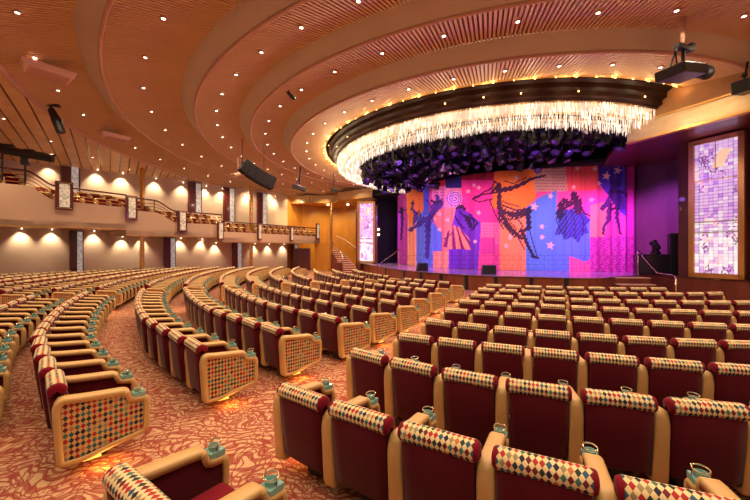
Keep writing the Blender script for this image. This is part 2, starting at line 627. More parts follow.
# ------------------------------------------------------------------ left: wall, balcony, amber wall
def WL(i, off=0.0):
    return (-17.5 + 3.0 * i + off * 0.806, 20.4 + 4.08 * i - off * 0.592)


def FL(i):
    return (-15.1 + 3.0 * i, 18.6 + 4.08 * i)


def on_line(fn, px):
    t = (375 - px) / 350
    x0, y0 = fn(0)
    return (-x0 - t * y0) / (3.0 + t * 4.08)


b = MB()
b.wall([WL(-2.5), WL(3.05)], 0, EYE + 5.3, -0.2)
tag(b.build('wall_left', M['wallb']), kind='structure')
b = MB()
e = WL(3.05)
b.wall([e, (-7.2, 34.6), (-4.5, 36.2), (-1.5, 36.0)], 0, EYE + 5.3, 0.2)
tag(b.build('wall_far_left', M['yellow']), kind='structure')
b = MB()     # dark door in the far corner below the balcony
p = wp(302, 262, 32.0)
b.box((p.x, p.y, 1.1), (1.5, 0.1, 2.2), 0.3)
dd = tag(b.build('door_1', M['mahog']), kind='structure')
b = MB()     # amber block at the end of the balcony
b.wall([(-5.55, 32.2), (-3.9, 31.6)], 0, 2.7, 0.2)
tag(b.build('wall_balcony_end', M['yellow']), kind='structure')

joint = MB()
for px in (57, 105, 128, 150, 205, 222, 262, 272):
    x, y = WL(on_line(lambda i: WL(i), px), 0.02)
    joint.box((x, y, 1.4), (0.03, 0.03, 2.8), 0)
for px in (30, 96, 140, 165, 212, 243):
    x, y = WL(on_line(lambda i: WL(i), px), 0.02)
    joint.box((x, y, 5.0), (0.03, 0.03, 4.0), 0)
tag(joint.build('trim_10', M['fascia']), kind='structure')

# balcony sections: (i0, i1, top height over eye at both ends, bottom)
SEC = [(-1.6, -0.49, 3.06, 3.06, 1.12), (-0.49, -0.27, 3.06, 2.48, 1.12), (-0.27, 0.32, 2.48, 2.42, 1.16),
       (0.32, 0.61, 2.30, 2.28, 0.84), (0.61, 0.86, 2.28, 1.74, 0.86), (0.86, 1.46, 1.74, 1.76, 0.88), (1.46, 3.35, 1.30, 1.26, 0.58)]
for (i0, i1, t0, t1, bt) in SEC:
    b = MB()
    n = 8
    path, zt = [], []
    for k in range(n + 1):
        t = k / n
        s = t * t * (3 - 2 * t)
        path.append(FL(i0 + (i1 - i0) * t))
        zt.append(EYE + t0 + (t1 - t0) * s)
    b.wall(path, EYE + bt, zt, 0.14)
    fa = tag(b.build('balcony_front', M['fascia']), kind='structure')
    f0, f1, w0, w1 = FL(i0), FL(i1), WL(i0), WL(i1)
    b = MB()
    b.prism([f0, f1, w1, w0], EYE + bt + 0.02, EYE + bt + 0.3)
    tag(b.build('balcony_floor', M['fascia']), kind='structure')
    b = MB()   # gilt line below the front
    b.wall([(x + 0.02, y - 0.03) for x, y in path], EYE + bt - 0.03, EYE + bt + 0.03, 0.2)
    tag(b.build('trim_11', M['goldt']), kind='structure')

# railings: one per section, with posts and bars
RAILN = ['at the upper end of the balcony', 'sweeping down beside the follow spot', 'beside the first wall light of the balcony',
         'between the second wall light and the brass column', 'sweeping down to the third wall light', 'before the fourth wall light',
         'along the lowest part of the balcony']
for si, (i0, i1, t0, t1, bt) in enumerate(SEC):
    root = empty('balcony_railing', (*FL(i0), EYE + t0))
    o3 = Vector((*FL(i0), EYE + t0))
    tag(root, 'dark and brass balcony railing ' + RAILN[si], 'railing', 'railings along the balcony')

    def rp(t, dz):
        s = t * t * (3 - 2 * t)
        x, y = FL(i0 + (i1 - i0) * t)
        return Vector((x - 0.06, y + 0.04, EYE + t0 + (t1 - t0) * s + dz)) - o3
    b = MB()
    b.tube([rp(k / 10, 0.72) for k in range(11)], 0.045, 8)
    b.build('handrail', M['mahog'], root, smooth=True)
    for dz in (0.14, 0.32, 0.5):
        b = MB()
        b.tube([rp(k / 10, dz) for k in range(11)], 0.02, 6)
        b.build('rail_bar', M['brass'], root, smooth=True)
    npost = max(2, int((i1 - i0) * 5.06 / 2.2) + 1)
    for k in range(npost):
        t = k / (npost - 1)
        b = MB()
        b.tube([rp(t, -0.02), rp(t, 0.72)], 0.028, 8)
        b.build('post', M['brass'], root, smooth=True)

# gilt and patterned wall lights on the balcony front
sc_px = [(64.5, 196, 13, 28), (131.5, 208, 9.5, 24), (182, 221.5, 8.4, 21), (220, 231, 6.8, 18), (259, 232, 4.6, 16), (291, 234, 4.2, 14), (317, 231.5, 4.6, 16)]
for k, (px, py, w, h) in enumerate(sc_px):
    x, y = FL(on_line(lambda i: FL(i), px))
    p = wp(px, py, y)
    W = w * y / 350 * (1.05 if k < 3 else 0.95)
    H = h * y / 350
    rz = 0.937
    root = empty('wall_light', (p.x + 0.1, p.y - 0.12, p.z - H / 2), rz)
    tag(root, 'dark framed patterned wall light, %s along the balcony front' % ORD[k + 1], 'wall light', 'wall lights on the balcony front')
    b = MB()
    b.box((0, 0.03, H / 2), (W, 0.12, H))
    b.build('frame', M['mahog'], root, bevel=0.01)
    b = MB()
    b.box((0, -0.05, H / 2), (W * 0.58, 0.06, H * 0.82))
    b.build('glass_panel', M['sconce'], root, bevel=0.01)
    b = MB()
    for zz in (0.05, 0.95):
        b.box((0, -0.05, H * zz), (W * 0.8, 0.05, 0.03))
    b.build('gilt_band', M['goldt'], root)

# wall pillars
def pillar(px, z0, z1, w, lab):
    x, y = WL(on_line(lambda i: WL(i), px), 0.12)
    root = empty('wall_pillar', (x + .12, y - .09, z0), 0.937)
    tag(root, lab, 'pillar', 'dark pillars with white strips on the side wall')
    root['kind'] = 'thing'
    H = z1 - z0
    b = MB()
    b.box((0, 0, H / 2), (w, 0.24, H))
    b.build('casing', M['mahog'], root, bevel=0.01)
    b = MB()
    b.box((w * 0.2, -0.15, H / 2), (w * 0.36, 0.1, H * 0.97))
    b.build('white_strip', M['pillarw'], root, bevel=0.008)


for k, (px, w) in enumerate(((75, 0.62), (168, 0.72), (235, 0.78), (292, 0.6))):
    pillar(px, FLOOR, EYE + (1.1, 0.85, 0.6, 0.55)[k], w, 'dark pillar with white strip below the balcony, %s from the far left' % ORD[k + 1])
for k, (px, w) in enumerate(((69, 0.85), (193, 0.95), (227, 0.95), (260, 0.95))):
    pillar(px, EYE + (1.4, 1.1, 0.85, 0.85)[k], EYE + 4.95, w, 'dark pillar with white strip above the balcony, %s from the far left' % ORD[k + 1])

# brass columns
for (px, z1, Yc, lab) in ((142, EYE + 5.0, 21.4, 'tall brass column rising through the balcony near the second wall light'),
                          (251, EYE + 5.0, 27.3, 'tall brass column rising through the balcony under the hanging black speaker'),
                          (331, EYE + 4.4, 31.0, 'tall brass column at the foot of the curved staircase')):
    p = wp(px, 250, Yc)
    z1 -= FLOOR
    root = empty('brass_column', (p.x, p.y, FLOOR))
    tag(root, lab, 'column', 'brass columns')
    root['kind'] = 'thing'
    b = MB()
    b.lathe([(0.0, 0), (0.13, 0), (0.13, z1), (0, z1)], (0, 0, 0), 20)
    b.build('shaft', M['brass'], root, smooth=False)
    b = MB()
    b.lathe([(0.0, 0), (0.24, 0), (0.24, 0.15), (0.18, 0.2), (0.0, 0.2)], (0, 0, 0), 20)
    b.build('base', M['brass'], root)

# left beam over the stage corner
BLf = [(-8.2, 33.6), (-6.2, 32.8), (-6.0, 33.0), (-3.8, 33.0), (-3.3, 31.2), (-0.3, 29.0)]
b = MB()
b.wall(BLf, EYE + 4.4, EYE + 5.15, 0.12)
tag(b.build('wall_beam_left', M['gold']), kind='structure')
b = MB()
b.prism([(-9, 33.6), (-6.2, 32.7), (-3.8, 32.7), (-3.3, 31.1), (-0.3, 29.0), (1, 34), (-3, 37), (-10, 36)], EYE + 4.38, EYE + 4.45)
tag(b.build('ceiling_corner', M['yellow']), kind='structure')

# curved staircase up to the balcony
root = empty('curved_staircase', (-2.5, 28, 0))
tag(root, 'curved staircase with pale steps rising to the balcony beside the stage', 'staircase')
for i in range(12):
    t = i / 11
    py = 272.5 - 22.5 * t
    zt = 0.17 * (i + 1)
    Y = (EYE - zt) * 350 / max(py - 250, 4) if py > 256 else None
    Y = 27.5 + 2.2 * t
    xl = (343 - 12 * t ** 1.2 - 375) / 350 * Y
    xr = (359 - 19 * t ** 1.3 - 375) / 350 * Y
    b = MB()
    b.prism([(xl + 2.5, Y - 28), (xr + 2.5, Y - 28 + 0.1), (xr + 2.5, Y - 28 + 0.5), (xl + 2.5, Y - 28 + 0.4)], 0.0, zt - 0.05)
    st = b.build('step', M['redwood'], root)
    b = MB()
    b.prism([(xl + 2.5, Y - 28.03), (xr + 2.5, Y - 28.03 + 0.1), (xr + 2.5, Y - 28 + 0.5), (xl + 2.5, Y - 28 + 0.4)], zt - 0.05, zt + 0.02)
    b.build('tread', M['stepc'], st)
b = MB()
pts = [wp(343, 266, 27.2), wp(343, 257, 27.4), wp(341, 252, 27.8), wp(336, 247, 28.6), wp(331, 241, 29.6)]
b.tube([q - Vector((2.5 * -1 + 0, 28, 0)) if False else q - Vector((-2.5, 28, 0)) for q in pts], 0.05, 8)
b.build('handrail', M['chrome'], root, smooth=True)
b = MB()
pts = [wp(360, 252, 30), wp(352, 245, 30.4), wp(345, 240, 31), wp(336, 236, 31.5)]
b.tube([q - Vector((-2.5, 28, 0)) for q in pts], 0.05, 8)
b.build('handrail', M['stepc'], root, smooth=True)
b = MB()
b.box((wp(339, 268, 27).x + 2.5, -1.0, 0.55), (0.55, 0.5, 1.1))
b.build('newel', M['mahog'], root, bevel=0.02)

# ------------------------------------------------------------------ painted stage curtain
def inside(px, py, poly):
    r = np.zeros(px.shape, bool)
    n = len(poly)
    for i in range(n):
        x0, y0 = poly[i]
        x1, y1 = poly[(i + 1) % n]
        c = ((y0 > py) != (y1 > py)) & (px < (x1 - x0) * (py - y0) / ((y1 - y0) if y1 != y0 else 1e-9) + x0)
        r ^= c
    return r


def stroke(px, py, pts, w0, w1=None):
    w1 = w0 if w1 is None else w1
    r = np.zeros(px.shape, bool)
    n = len(pts) - 1
    for i in range(n):
        (x0, y0), (x1, y1) = pts[i], pts[i + 1]
        L = (x1 - x0) ** 2 + (y1 - y0) ** 2 + 1e-9
        t = np.clip(((px - x0) * (x1 - x0) + (py - y0) * (y1 - y0)) / L, 0, 1)
        d = np.hypot(px - x0 - t * (x1 - x0), py - y0 - t * (y1 - y0))
        w = (w0 + (w1 - w0) * (i + t) / n) * (1.1 + .28 * np.sin(px * 1.4 + py * 1.1))
        r |= d < w / 2
    return r


def star(cx, cy, r):
    return [(cx + (r if k % 2 == 0 else r * 0.42) * math.sin(k * PI / 5 + 0.2), cy - (r if k % 2 == 0 else r * 0.42) * math.cos(k * PI / 5 + 0.2)) for k in range(10)]


def T5(*p):
    return [(390 + .24 * x, 160 + .24 * y) for x, y in p]


def T6(*p):
    return [(500 + .3 * x, 130 + .3 * y) for x, y in p]


def T4(*p):
    return [(380 + .34 * x, 130 + .34 * y) for x, y in p]


def rect(x0, y0, x1, y1):
    return [(x0, y0), (x1, y0), (x1, y1), (x0, y1)]


def paint(px, py):
    col = np.zeros(px.shape + (3,))
    col[:] = (0.80, 0.10, 0.36)

    def fill(poly, c):
        col[inside(px, py, poly)] = c
    ORA, PEA, BLU, VIO, HOT, RED, NAV, BEI, MAU = ((.95, .30, .04), (.95, .42, .22), (.12, .26, .85), (.16, .04, .62), (.90, .10, .38),
                                                   (.75, .06, .05), (.03, .03, .22), (.62, .44, .26), (.55, .12, .40))
    fill(rect(395, 120, 411, 280), (.50, .05, .45))
    fill(rect(408, 215, 419, 280), PEA)
    fill(T5((60, 60), (150, 60), (150, 200), (110, 240), (80, 270), (70, 200)), ORA)
    fill(T5((110, 240), (150, 200), (180, 260), (215, 300), (210, 410), (185, 480), (110, 480)), BLU)
    fill(rect(424, 150, 428.5, 215), (.06, .16, .55))
    fill(rect(428, 140, 448, 187), RED)
    fill(T5((175, 110), (300, 105), (300, 200), (180, 205)), (.85, .38, .42))
    fill(rect(446, 140, 464, 188), NAV)
    fill(T5((180, 205), (275, 200), (270, 480), (180, 480), (215, 410), (215, 300), (178, 250)), (.92, .30, .22))
    fill(T5((180, 380), (250, 380), (250, 480), (180, 480)), PEA)
    fill(T5((245, 340), (275, 200), (380, 235), (375, 330), (365, 480), (245, 480)), VIO)
    fill(T5((300, 60), (500, 60), (470, 260), (380, 260), (300, 200)), (.85, .05, .32))
    fill(rect(462, 130, 512, 180), (.42, .02, .06))
    fill(T5((380, 260), (455, 262), (455, 350), (380, 350)), (.80, .20, .38))
    fill(T5((378, 325), (438, 325), (438, 392), (378, 392)), (.60, .06, .35))
    fill(T6((-10, 60), (120, 60), (120, 225), (85, 262), (-30, 262)), ORA)
    fill(rect(505, 120, 546, 160), (.80, .20, .02))
    fill(T6((0, 262), (90, 262), (85, 490), (0, 490)), (.95, .36, .16))
    fill(T6((145, 60), (220, 50), (218, 100), (145, 105)), ORA)
    fill(T6((115, 100), (215, 90), (225, 205), (115, 205)), BEI)
    fill(T6((215, 20), (330, 20), (330, 200), (225, 205)), (.88, .13, .10))
    fill(T6((190, 205), (330, 200), (400, 260), (360, 360), (300, 360), (300, 300), (190, 265)), HOT)
    fill(T6((300, 250), (370, 235), (350, 360), (300, 360)), (.95, .32, .25))
    fill(T6((85, 262), (130, 225), (190, 200), (190, 265), (300, 300), (300, 430), (285, 440), (230, 420), (230, 490), (85, 490)), (.10, .30, .85))
    fill(T6((230, 420), (300, 445), (300, 490), (230, 490)), (.95, .15, .35))
    fill(T6((328, 0), (440, 0), (440, 150), (415, 290), (395, 265), (328, 172)), (.07, .04, .50))
    fill(T6((300, 358), (445, 352), (445, 490), (300, 490)), (.62, .07, .45))
    fill(T6((425, 0), (480, 0), (480, 500), (428, 500), (420, 250)), (.50, .03, .30))
    # writing-like rules, bricks and brushwork
    rng = np.sin(px * 1.9 + np.sin(py * 0.8) * 2)
    for poly, c in ((T6((120, 110), (215, 100), (222, 200), (118, 200)), (.34, .16, .20)), (T5((180, 115), (235, 112), (235, 200), (182, 200)), (.55, .10, .45)),
                    (T5((385, 265), (452, 265), (452, 345), (385, 345)), (.60, .08, .30))):
        mk = inside(px, py, poly) & (np.mod(py, 3.0) < 0.9) & (rng > -0.6)
        col[mk] = c
    mk = (py > 252.5) & (py < 275) & ((np.mod(py, 4.4) < 0.7) | (np.mod(px + 4 * np.floor(py / 4.4), 8) < 0.8))
    col[mk] *= 0.72
    mk = inside(px, py, T6((300, 358), (445, 352), (445, 480), (300, 480))) & (np.sin(px * 1.3 + np.sin(py * .9) * 3) * np.sin(py * 1.1 + px * .5) > 0.35)
    col[mk] *= 0.45
    mk = np.sin(px * 0.9 - py * 2.3 + np.sin(px * .35) * 2) > 0.86
    col[mk] *= 0.82
    # spiral
    cx, cy = T5((270, 160))[0]
    rr = np.hypot(px - cx, py - cy)
    th = np.arctan2(py - cy, px - cx)
    mk = (rr < 8) & (np.mod(rr - th / (2 * PI) * 2.4, 2.4) < 1.1)
    col[rr < 8] = (.30, .10, .60)
    col[mk] = (.92, .62, .70)
    INK = (.014, .006, .045)
    base = col.copy()
    hatch = .90 + .10 * (np.sin(px * 1.7 + py * 2.6 + 2 * np.sin(px * .6)) > -.15)

    def ink(mk, c):
        a_ = hatch[mk][:, None]
        col[mk] = np.array(c) * a_ + base[mk] * (1 - a_)

    # dancer at the far left edge and the one stretching beside the spiral
    for pts, a, c_ in ((T5((48, 205), (52, 250), (45, 330)), 4, 2), (T5((40, 215), (70, 205)), 1.6, 1)):
        ink(stroke(px, py, pts, a, c_), INK)
    for pts, a, c_ in ((T5((95, 175), (92, 205), (112, 225), (100, 262)), 2, 4), (T5((84, 292), (130, 262), (160, 245), (180, 215), (206, 180)), 3, 8),
                       (T5((150, 250), (168, 240)), 7, 7), (T5((160, 250), (158, 330), (152, 405)), 6, 2.4), (T5((150, 165), (175, 200)), 1.5, 1.5),
                       (T5((196, 150), (205, 185)), 3, 3)):
        ink(stroke(px, py, pts, a, c_), (.05, .03, .26))
    # couple: violet figure over a striped skirt
    sk = inside(px, py, T5((262, 270), (225, 320), (213, 355), (250, 372), (300, 370), (335, 375), (330, 330), (300, 285)))
    col[sk] = (.92, .36, .22)
    col[sk & (np.sin((px - 452) / (py - 212 + 1e-3) * 26) > 0.35)] = (.20, .02, .16)
    col[inside(px, py, T5((270, 215), (290, 195), (305, 205), (340, 225), (368, 265), (345, 290), (330, 330), (300, 290), (275, 265)))] = (.13, .03, .50)
    for pts, a in ((T5((290, 215), (320, 240), (350, 245), (366, 265), (340, 290)), 1.6), (T5((272, 235), (285, 262), (310, 285)), 1.3), (T5((318, 238), (335, 275)), 4)):
        ink(stroke(px, py, pts, a), INK)
    # leaping trumpeter
    for pts, a, c_ in ((T4((275, 205), (300, 190), (352, 182), (345, 158), (336, 150), (330, 170), (285, 195), (272, 203), (290, 212), (330, 203)), 1.5, 1.2),
                       (T4((348, 178), (385, 172), (420, 158), (447, 143), (484, 134)), 5, 1.6), (T4((330, 180), (352, 160), (352, 195)), 3.2, 2.4),
                       (T4((322, 205), (335, 240), (362, 290)), 1.2, 1.2), (T4((352, 185), (350, 225), (362, 245), (400, 250), (438, 238)), 3.5, 7),
                       (T4((362, 245), (385, 290), (415, 318)), 9, 3), (T4((435, 242), (438, 285), (418, 300), (432, 335), (452, 372)), 5, 2.6),
                       (T4((350, 225), (352, 262), (395, 315)), 2, 1.5), (T4((352, 218), (400, 236), (440, 232)), 1.6, 1.6), (T4((448, 372), (464, 376)), 2.6, 2),
                       (T4((380, 265), (402, 292)), 1.3, 1.3)):
        ink(stroke(px, py, pts, a, c_), INK)
    hi = stroke(px, py, T4((372, 252), (392, 285), (412, 305)), 3, 1.6)
    col[hi & (np.sin(px * 3 + py) > 0)] = (.85, .30, .08)
    # embracing couple with a wide blue skirt
    sk = inside(px, py, T6((188, 275), (200, 256), (228, 266), (252, 258), (284, 280), (303, 300), (288, 318), (296, 342), (270, 352), (262, 376), (240, 356), (214, 368), (206, 346), (182, 352), (196, 312)))
    col[sk] = (.05, .10, .52)
    col[sk & (np.sin(px * 1.6 + py * 1.1) > 0.2)] = (.03, .03, .20)
    for pts, a, c_ in ((T6((215, 236), (222, 240)), 5, 5), (T6((248, 214), (252, 222)), 5, 4), (T6((205, 250), (200, 285)), 6, 7), (T6((250, 225), (262, 268)), 7, 8),
                       (T6((262, 235), (280, 275), (298, 285)), 2, 1.5), (T6((240, 215), (236, 250), (215, 262)), 2, 2)):
        ink(stroke(px, py, pts, a, c_), INK)
    # violinist
    for pts, a, c_ in ((T6((382, 178), (384, 192)), 6, 5), (T6((372, 176), (398, 184)), 2, 2), (T6((378, 205), (392, 240)), 9, 9), (T6((366, 215), (358, 245), (342, 262)), 3, 4),
                       (T6((400, 205), (424, 215), (398, 232)), 3, 2), (T6((366, 250), (362, 300), (348, 322), (345, 344)), 5, 2), (T6((392, 248), (388, 290), (396, 318), (400, 342)), 4, 2),
                       (T6((404, 225), (410, 262)), 4, 3)):
        ink(stroke(px, py, pts, a, c_), (.035, .01, .14))
    for pts, w in ((T6((195, 262), (188, 300), (205, 340)), .9), (T6((215, 262), (222, 310), (215, 352)), .9), (T6((235, 262), (250, 305), (250, 362)), .9),
                   (T6((250, 262), (280, 300), (275, 352)), .9), (T6((268, 232), (268, 268)), 2.6), (T6((198, 248), (225, 252), (246, 240)), 1.8),
                   (T4((368, 150), (392, 158), (430, 140)), .9), (T4((352, 168), (340, 175), (352, 182)), 1.6), (T4((372, 262), (400, 262), (432, 250)), 1.2),
                   (T4((366, 275), (398, 300), (425, 352)), 1.1), (T4((405, 262), (420, 282), (408, 300)), 1.2), (T4((438, 285), (450, 330), (462, 372)), .9),
                   (T4((345, 200), (372, 215), (410, 225)), .9), (T5((110, 225), (122, 210), (128, 240), (112, 262)), 1.1), (T5((175, 170), (190, 180), (206, 172)), 2.2),
                   (T5((185, 215), (172, 250), (150, 285)), 1.2), (T5((100, 180), (96, 172), (92, 180)), 2.2), (T5((280, 200), (300, 192), (312, 205)), 3.0),
                   (T5((228, 330), (262, 300)), .8), (T5((330, 225), (352, 262), (352, 290)), 1.2), (T6((372, 205), (402, 205)), 3.0), (T6((404, 208), (425, 222)), 1.6),
                   (T6((412, 196), (398, 236)), .9), (T6((366, 262), (396, 262)), 2.4), (T6((342, 344), (350, 348)), 1.6), (T6((398, 342), (405, 346)), 1.6)):
        ink(stroke(px, py, pts, w), INK)
    STC = (.92, .62, .55)
    for (x, y), r in [(q, 3.2) for q in T6((55, 160), (168, 220), (140, 322), (140, 357), (35, 355), (20, 385), (245, 190), (258, 128), (330, 178), (305, 233), (420, 103), (315, 130))] + \
                     [(q, 4.6) for q in T6((115, 255), (168, 385), (355, 153), (393, 135))] + \
                     [(q, 2.6) for q in T5((325, 130), (370, 115), (355, 340), (485, 360), (500, 325), (370, 220), (205, 225), (190, 245), (205, 290), (240, 250), (350, 105))]:
        col[inside(px, py, star(x, y, r))] = STC
    nz = .5 + .5 * np.sin(px * 2.1 + 3 * np.sin(py * .31 + px * .2)) * np.sin(py * 1.3 + 2 * np.sin(px * .5))
    return col * (.86 + .14 * nz)[..., None]


CP = [(1.9, 28.9), (2.7, 25.8), (3.6, 23.7), (4.6, 22.0), (5.95, 20.6), (7.2, 19.95), (8.45, 19.6), (9.6, 19.25), (10.6, 18.95), (11.7, 18.7), (12.7, 18.55), (13.75, 18.45)]
NU, NV = 520, 260
cum = [0]
for a_, b_ in zip(CP, CP[1:]):
    cum.append(cum[-1] + math.hypot(b_[0] - a_[0], b_[1] - a_[1]))
# equal steps in viewing bearing are not needed: equal steps in length, denser towards the far side
sv = np.array([1 - (1 - i / (NU - 1)) ** 1.35 if False else (i / (NU - 1)) ** 0.9 for i in range(NU)]) * cum[-1]
xs = np.interp(sv, cum, [p[0] for p in CP])
ys = np.interp(sv, cum, [p[1] for p in CP])
for _ in range(12):                                # smooth the path, ends fixed
    xs[1:-1] = (xs[:-2] + xs[2:] + 2 * xs[1:-1]) / 4
    ys[1:-1] = (ys[:-2] + ys[2:] + 2 * ys[1:-1]) / 4
dx, dy = np.gradient(xs), np.gradient(ys)
ln = np.hypot(dx, dy)
nx, ny = dy / ln, -dx / ln                          # towards the house
zz = np.linspace(0.91, EYE + 4.5, NV)
fold = 0.03 * np.sin(sv * 9.0) + 0.03 * np.sin(sv * 5.3 + 1) + .012 * np.sin(sv * 23 + 2 * np.sin(sv * 3)) + 0.10 * np.clip((sv - cum[-1] * 0.9) / (cum[-1] * 0.1), 0, 1) * np.sin(sv * 16)
X = np.repeat((xs + nx * fold)[:, None], NV, 1)
Yy = np.repeat((ys + ny * fold)[:, None], NV, 1)
Z = np.repeat(zz[None, :], NU, 0)
PXs = 375 + 350 * np.repeat(xs[:, None], NV, 1) / np.repeat(ys[:, None], NV, 1)
PYs = 250 - 350 * (Z - EYE) / np.repeat(ys[:, None], NV, 1)
cc = paint(PXs, PYs)
me = bpy.data.meshes.new('stage_curtain')
vv = np.stack([X, Yy, Z], -1).reshape(-1, 3)
idx = np.arange(NU * NV).reshape(NU, NV)
ff = np.stack([idx[:-1, :-1], idx[1:, :-1], idx[1:, 1:], idx[:-1, 1:]], -1).reshape(-1, 4)
me.from_pydata(vv.tolist(), [], ff.tolist())
at = me.color_attributes.new('paint', 'FLOAT_COLOR', 'POINT')
at.data.foreach_set('color', np.concatenate([cc.reshape(-1, 3), np.ones((NU * NV, 1))], 1).astype(np.float32).ravel())
me.materials.append(M['paint'])
me.polygons.foreach_set('use_smooth', [True] * len(me.polygons))
cur = link('stage_curtain', me)
tag(cur, 'huge painted stage curtain with dancers, musicians and stars in pink, orange and blue', 'curtain')

# ------------------------------------------------------------------ backlit stained glass panels
def glass_panel(name, p0, p1, z0, z1, label, seed, fw=0.18):
    p0, p1 = Vector(p0), Vector(p1)
    d = (p1 - p0)
    L = d.length
    H = z1 - z0
    root = empty(name, (p0.x, p0.y, z0), math.atan2(d.y, d.x))
    tag(root, label, 'light panel', 'stained glass light panels beside the stage')
    rs = np.random.RandomState(seed)
    nu, nv = 60, 200
    U, V = np.meshgrid(np.linspace(0, 1, nu), np.linspace(0, 1, nv), indexing='ij')
    c = np.zeros((nu, nv, 3))
    c[:] = (.70, .42, .84)
    gx, gy = (U * 9).astype(int), (V * 40).astype(int)
    rnd = rs.rand(12, 50)
    r = rnd[gx, gy]
    c[r > .45] = (.78, .54, .90)
    c[r > .85] = (.92, .80, .96)
    low = V < .42
    c[low & (r > .30)] = (.88, .80, .95)
    c[low & (r > .65)] = (1.0, 1.0, 1.0)
    c[(~low) & (r < .10)] = (.52, .22, .76)
    c[(np.abs(U * 9 - np.round(U * 9)) < .10)] *= .62
    c[(np.abs(V * 40 - np.round(V * 40)) < .14)] *= .62
    for k in range(16):                              # map-like irregular outlines
        x, y = rs.rand(), rs.rand()
        for s in range(22):
            x2, y2 = x + rs.uniform(-.09, .09), y + rs.uniform(-.03, .03)
            col_ = (.25, .08, .30) if k % 3 else (.95, .62, .60)
            mk = np.hypot((U - x) * 1.0, (V - y) * 3.4) < .022
            c[mk] = col_
            x, y = x2, y2
    mk = (V > .80) & (V < .93) & (np.abs((U - .62) - (V - .86) * 1.5) < .13)
    c[mk] = (.95, .62, .40)
    me = bpy.data.meshes.new('stained_glass')
    th = .05
    vv = [((fw + u * (L - 2 * fw)), -th, fw + v * (H - 2 * fw)) for u, v in zip(U.ravel(), V.ravel())]
    idx = np.arange(nu * nv).reshape(nu, nv)
    ff = np.stack([idx[:-1, :-1], idx[1:, :-1], idx[1:, 1:], idx[:-1, 1:]], -1).reshape(-1, 4)
    me.from_pydata(vv, [], ff.tolist())
    at = me.color_attributes.new('paint', 'FLOAT_COLOR', 'POINT')
    at.data.foreach_set('color', np.concatenate([c.reshape(-1, 3), np.ones((nu * nv, 1))], 1).astype(np.float32).ravel())
    me.materials.append(M['glow'])
    link('stained_glass', me, root)
    b = MB()
    b.box((L / 2, -.04, fw / 2), (L, .16, fw))
    b.box((L / 2, -.04, H - fw / 2), (L, .16, fw))
    b.box((fw / 2, -.04, H / 2), (fw, .16, H))
    b.box((L - fw / 2, -.04, H / 2), (fw, .16, H))
    b.build('frame', M['goldt'], root)
    for c_, d_ in [((L / 2, -.075, H * t), (L - 2 * fw, .03, .035)) for t in (.325, .40, .70)] + [((L * .5, -.075, H * .86), (.02, .03, H * .24))]:
        b = MB()
        b.box(c_, d_)
        b.build('glazing_bar', M['goldt'], root)
    return root


glass_panel('stained_glass_panel', (12.78, 14.2), (13.42, 12.66), 0.97, EYE + 4.34, 'tall lavender stained glass light panel beside the plum wall and black speakers', 3)
glass_panel('stained_glass_panel', (-1.45, 29.7), (0.02, 29.35), 0.95, EYE + 4.1, 'tall lavender stained glass light panel beside the curved staircase', 5)
b = MB()
b.box((-1.55, 30.2, 2.9), (0.16, 1.2, 5.8))
b.box((0.12, 29.9, 2.9), (0.16, 1.2, 5.8))
tag(b.build('wall_panel_jamb', M['mahog']), kind='structure')

# ------------------------------------------------------------------ chandelier ring
root = empty('chandelier', (CX, CY, EYE + 4.9))
tag(root, 'huge glowing ring of hanging crystals around the stage light rig', 'chandelier')
ch_o = Vector((CX, CY, EYE + 4.9))


def rel(p):
    return p - ch_o


for (R, z0, z1) in ((8.5, 4.92, 4.86), (8.05, 4.72, 4.66), (7.55, 4.66, 4.60)):
    b = MB()
    b.quadgrid([[rel(pol(r, a, EYE + h)) for r, h in ((R, z0), (R, z1), (R - .06, z1), (R - .06, z0))] for a in arc(160, -65.5, -246)], 0, True)
    b.build('ring', M['goldt'], root)
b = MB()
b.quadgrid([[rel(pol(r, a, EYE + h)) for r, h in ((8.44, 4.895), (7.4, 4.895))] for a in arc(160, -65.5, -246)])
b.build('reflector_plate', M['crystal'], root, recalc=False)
cr = MB()
rs = random.Random(2)
tiers = [(8.50, 4.88, .20, 2.6), (8.46, 4.72, .22, 2.6), (8.28, 4.66, .24, 2.8), (8.02, 4.60, .26, 2.8), (7.72, 4.56, .27, 3.0), (7.5, 4.54, .24, 3.0)]
big = []
for ti, (R, h, L, step) in enumerate(tiers):
    n = int(math.radians(180) * R / 0.046)
    for k in range(n):
        a = -65.5 - 180 * k / n + rs.uniform(-.08, .08)
        l = L * rs.uniform(.75, 1.3)
        hh = h + rs.uniform(-.03, .03)
        r = R + rs.uniform(-.04, .04)
        w = .011 if ti < 3 else .013
        p = rel(pol(r, a, EYE + hh))
        mi = 1 if rs.random() < (.16 if ti < 3 else .24) else 0
        # three-sided tapered drop
        bb = len(cr.v)
        for q in range(3):
            an = q * 2.0944 + a
            cr.v.append((p.x + w * math.cos(an), p.y + w * math.sin(an), p.z))
        for q in range(3):
            an = q * 2.0944 + a
            cr.v.append((p.x + w * .8 * math.cos(an), p.y + w * .8 * math.sin(an), p.z - l * .85))
        cr.v.append((p.x, p.y, p.z - l))
        for q in range(3):
            q2 = (q + 1) % 3
            cr.f.append((bb + q, bb + q2, bb + 3 + q2, bb + 3 + q))
            cr.f.append((bb + 3 + q, bb + 3 + q2, bb + 6))
            cr.m += [mi, mi]
o = cr.build('crystal_fringe', [M['crystal'], M['crystal2']], root, recalc=False)
o['kind'] = 'stuff'
for k in range(20):
    a = -74 - 163 * k / 19
    lamp('chandelier_lamp', 'POINT', rel(pol(8.9, a, EYE + 4.6)), P_CHAND, (1.0, .74, .46), root, size=.12)

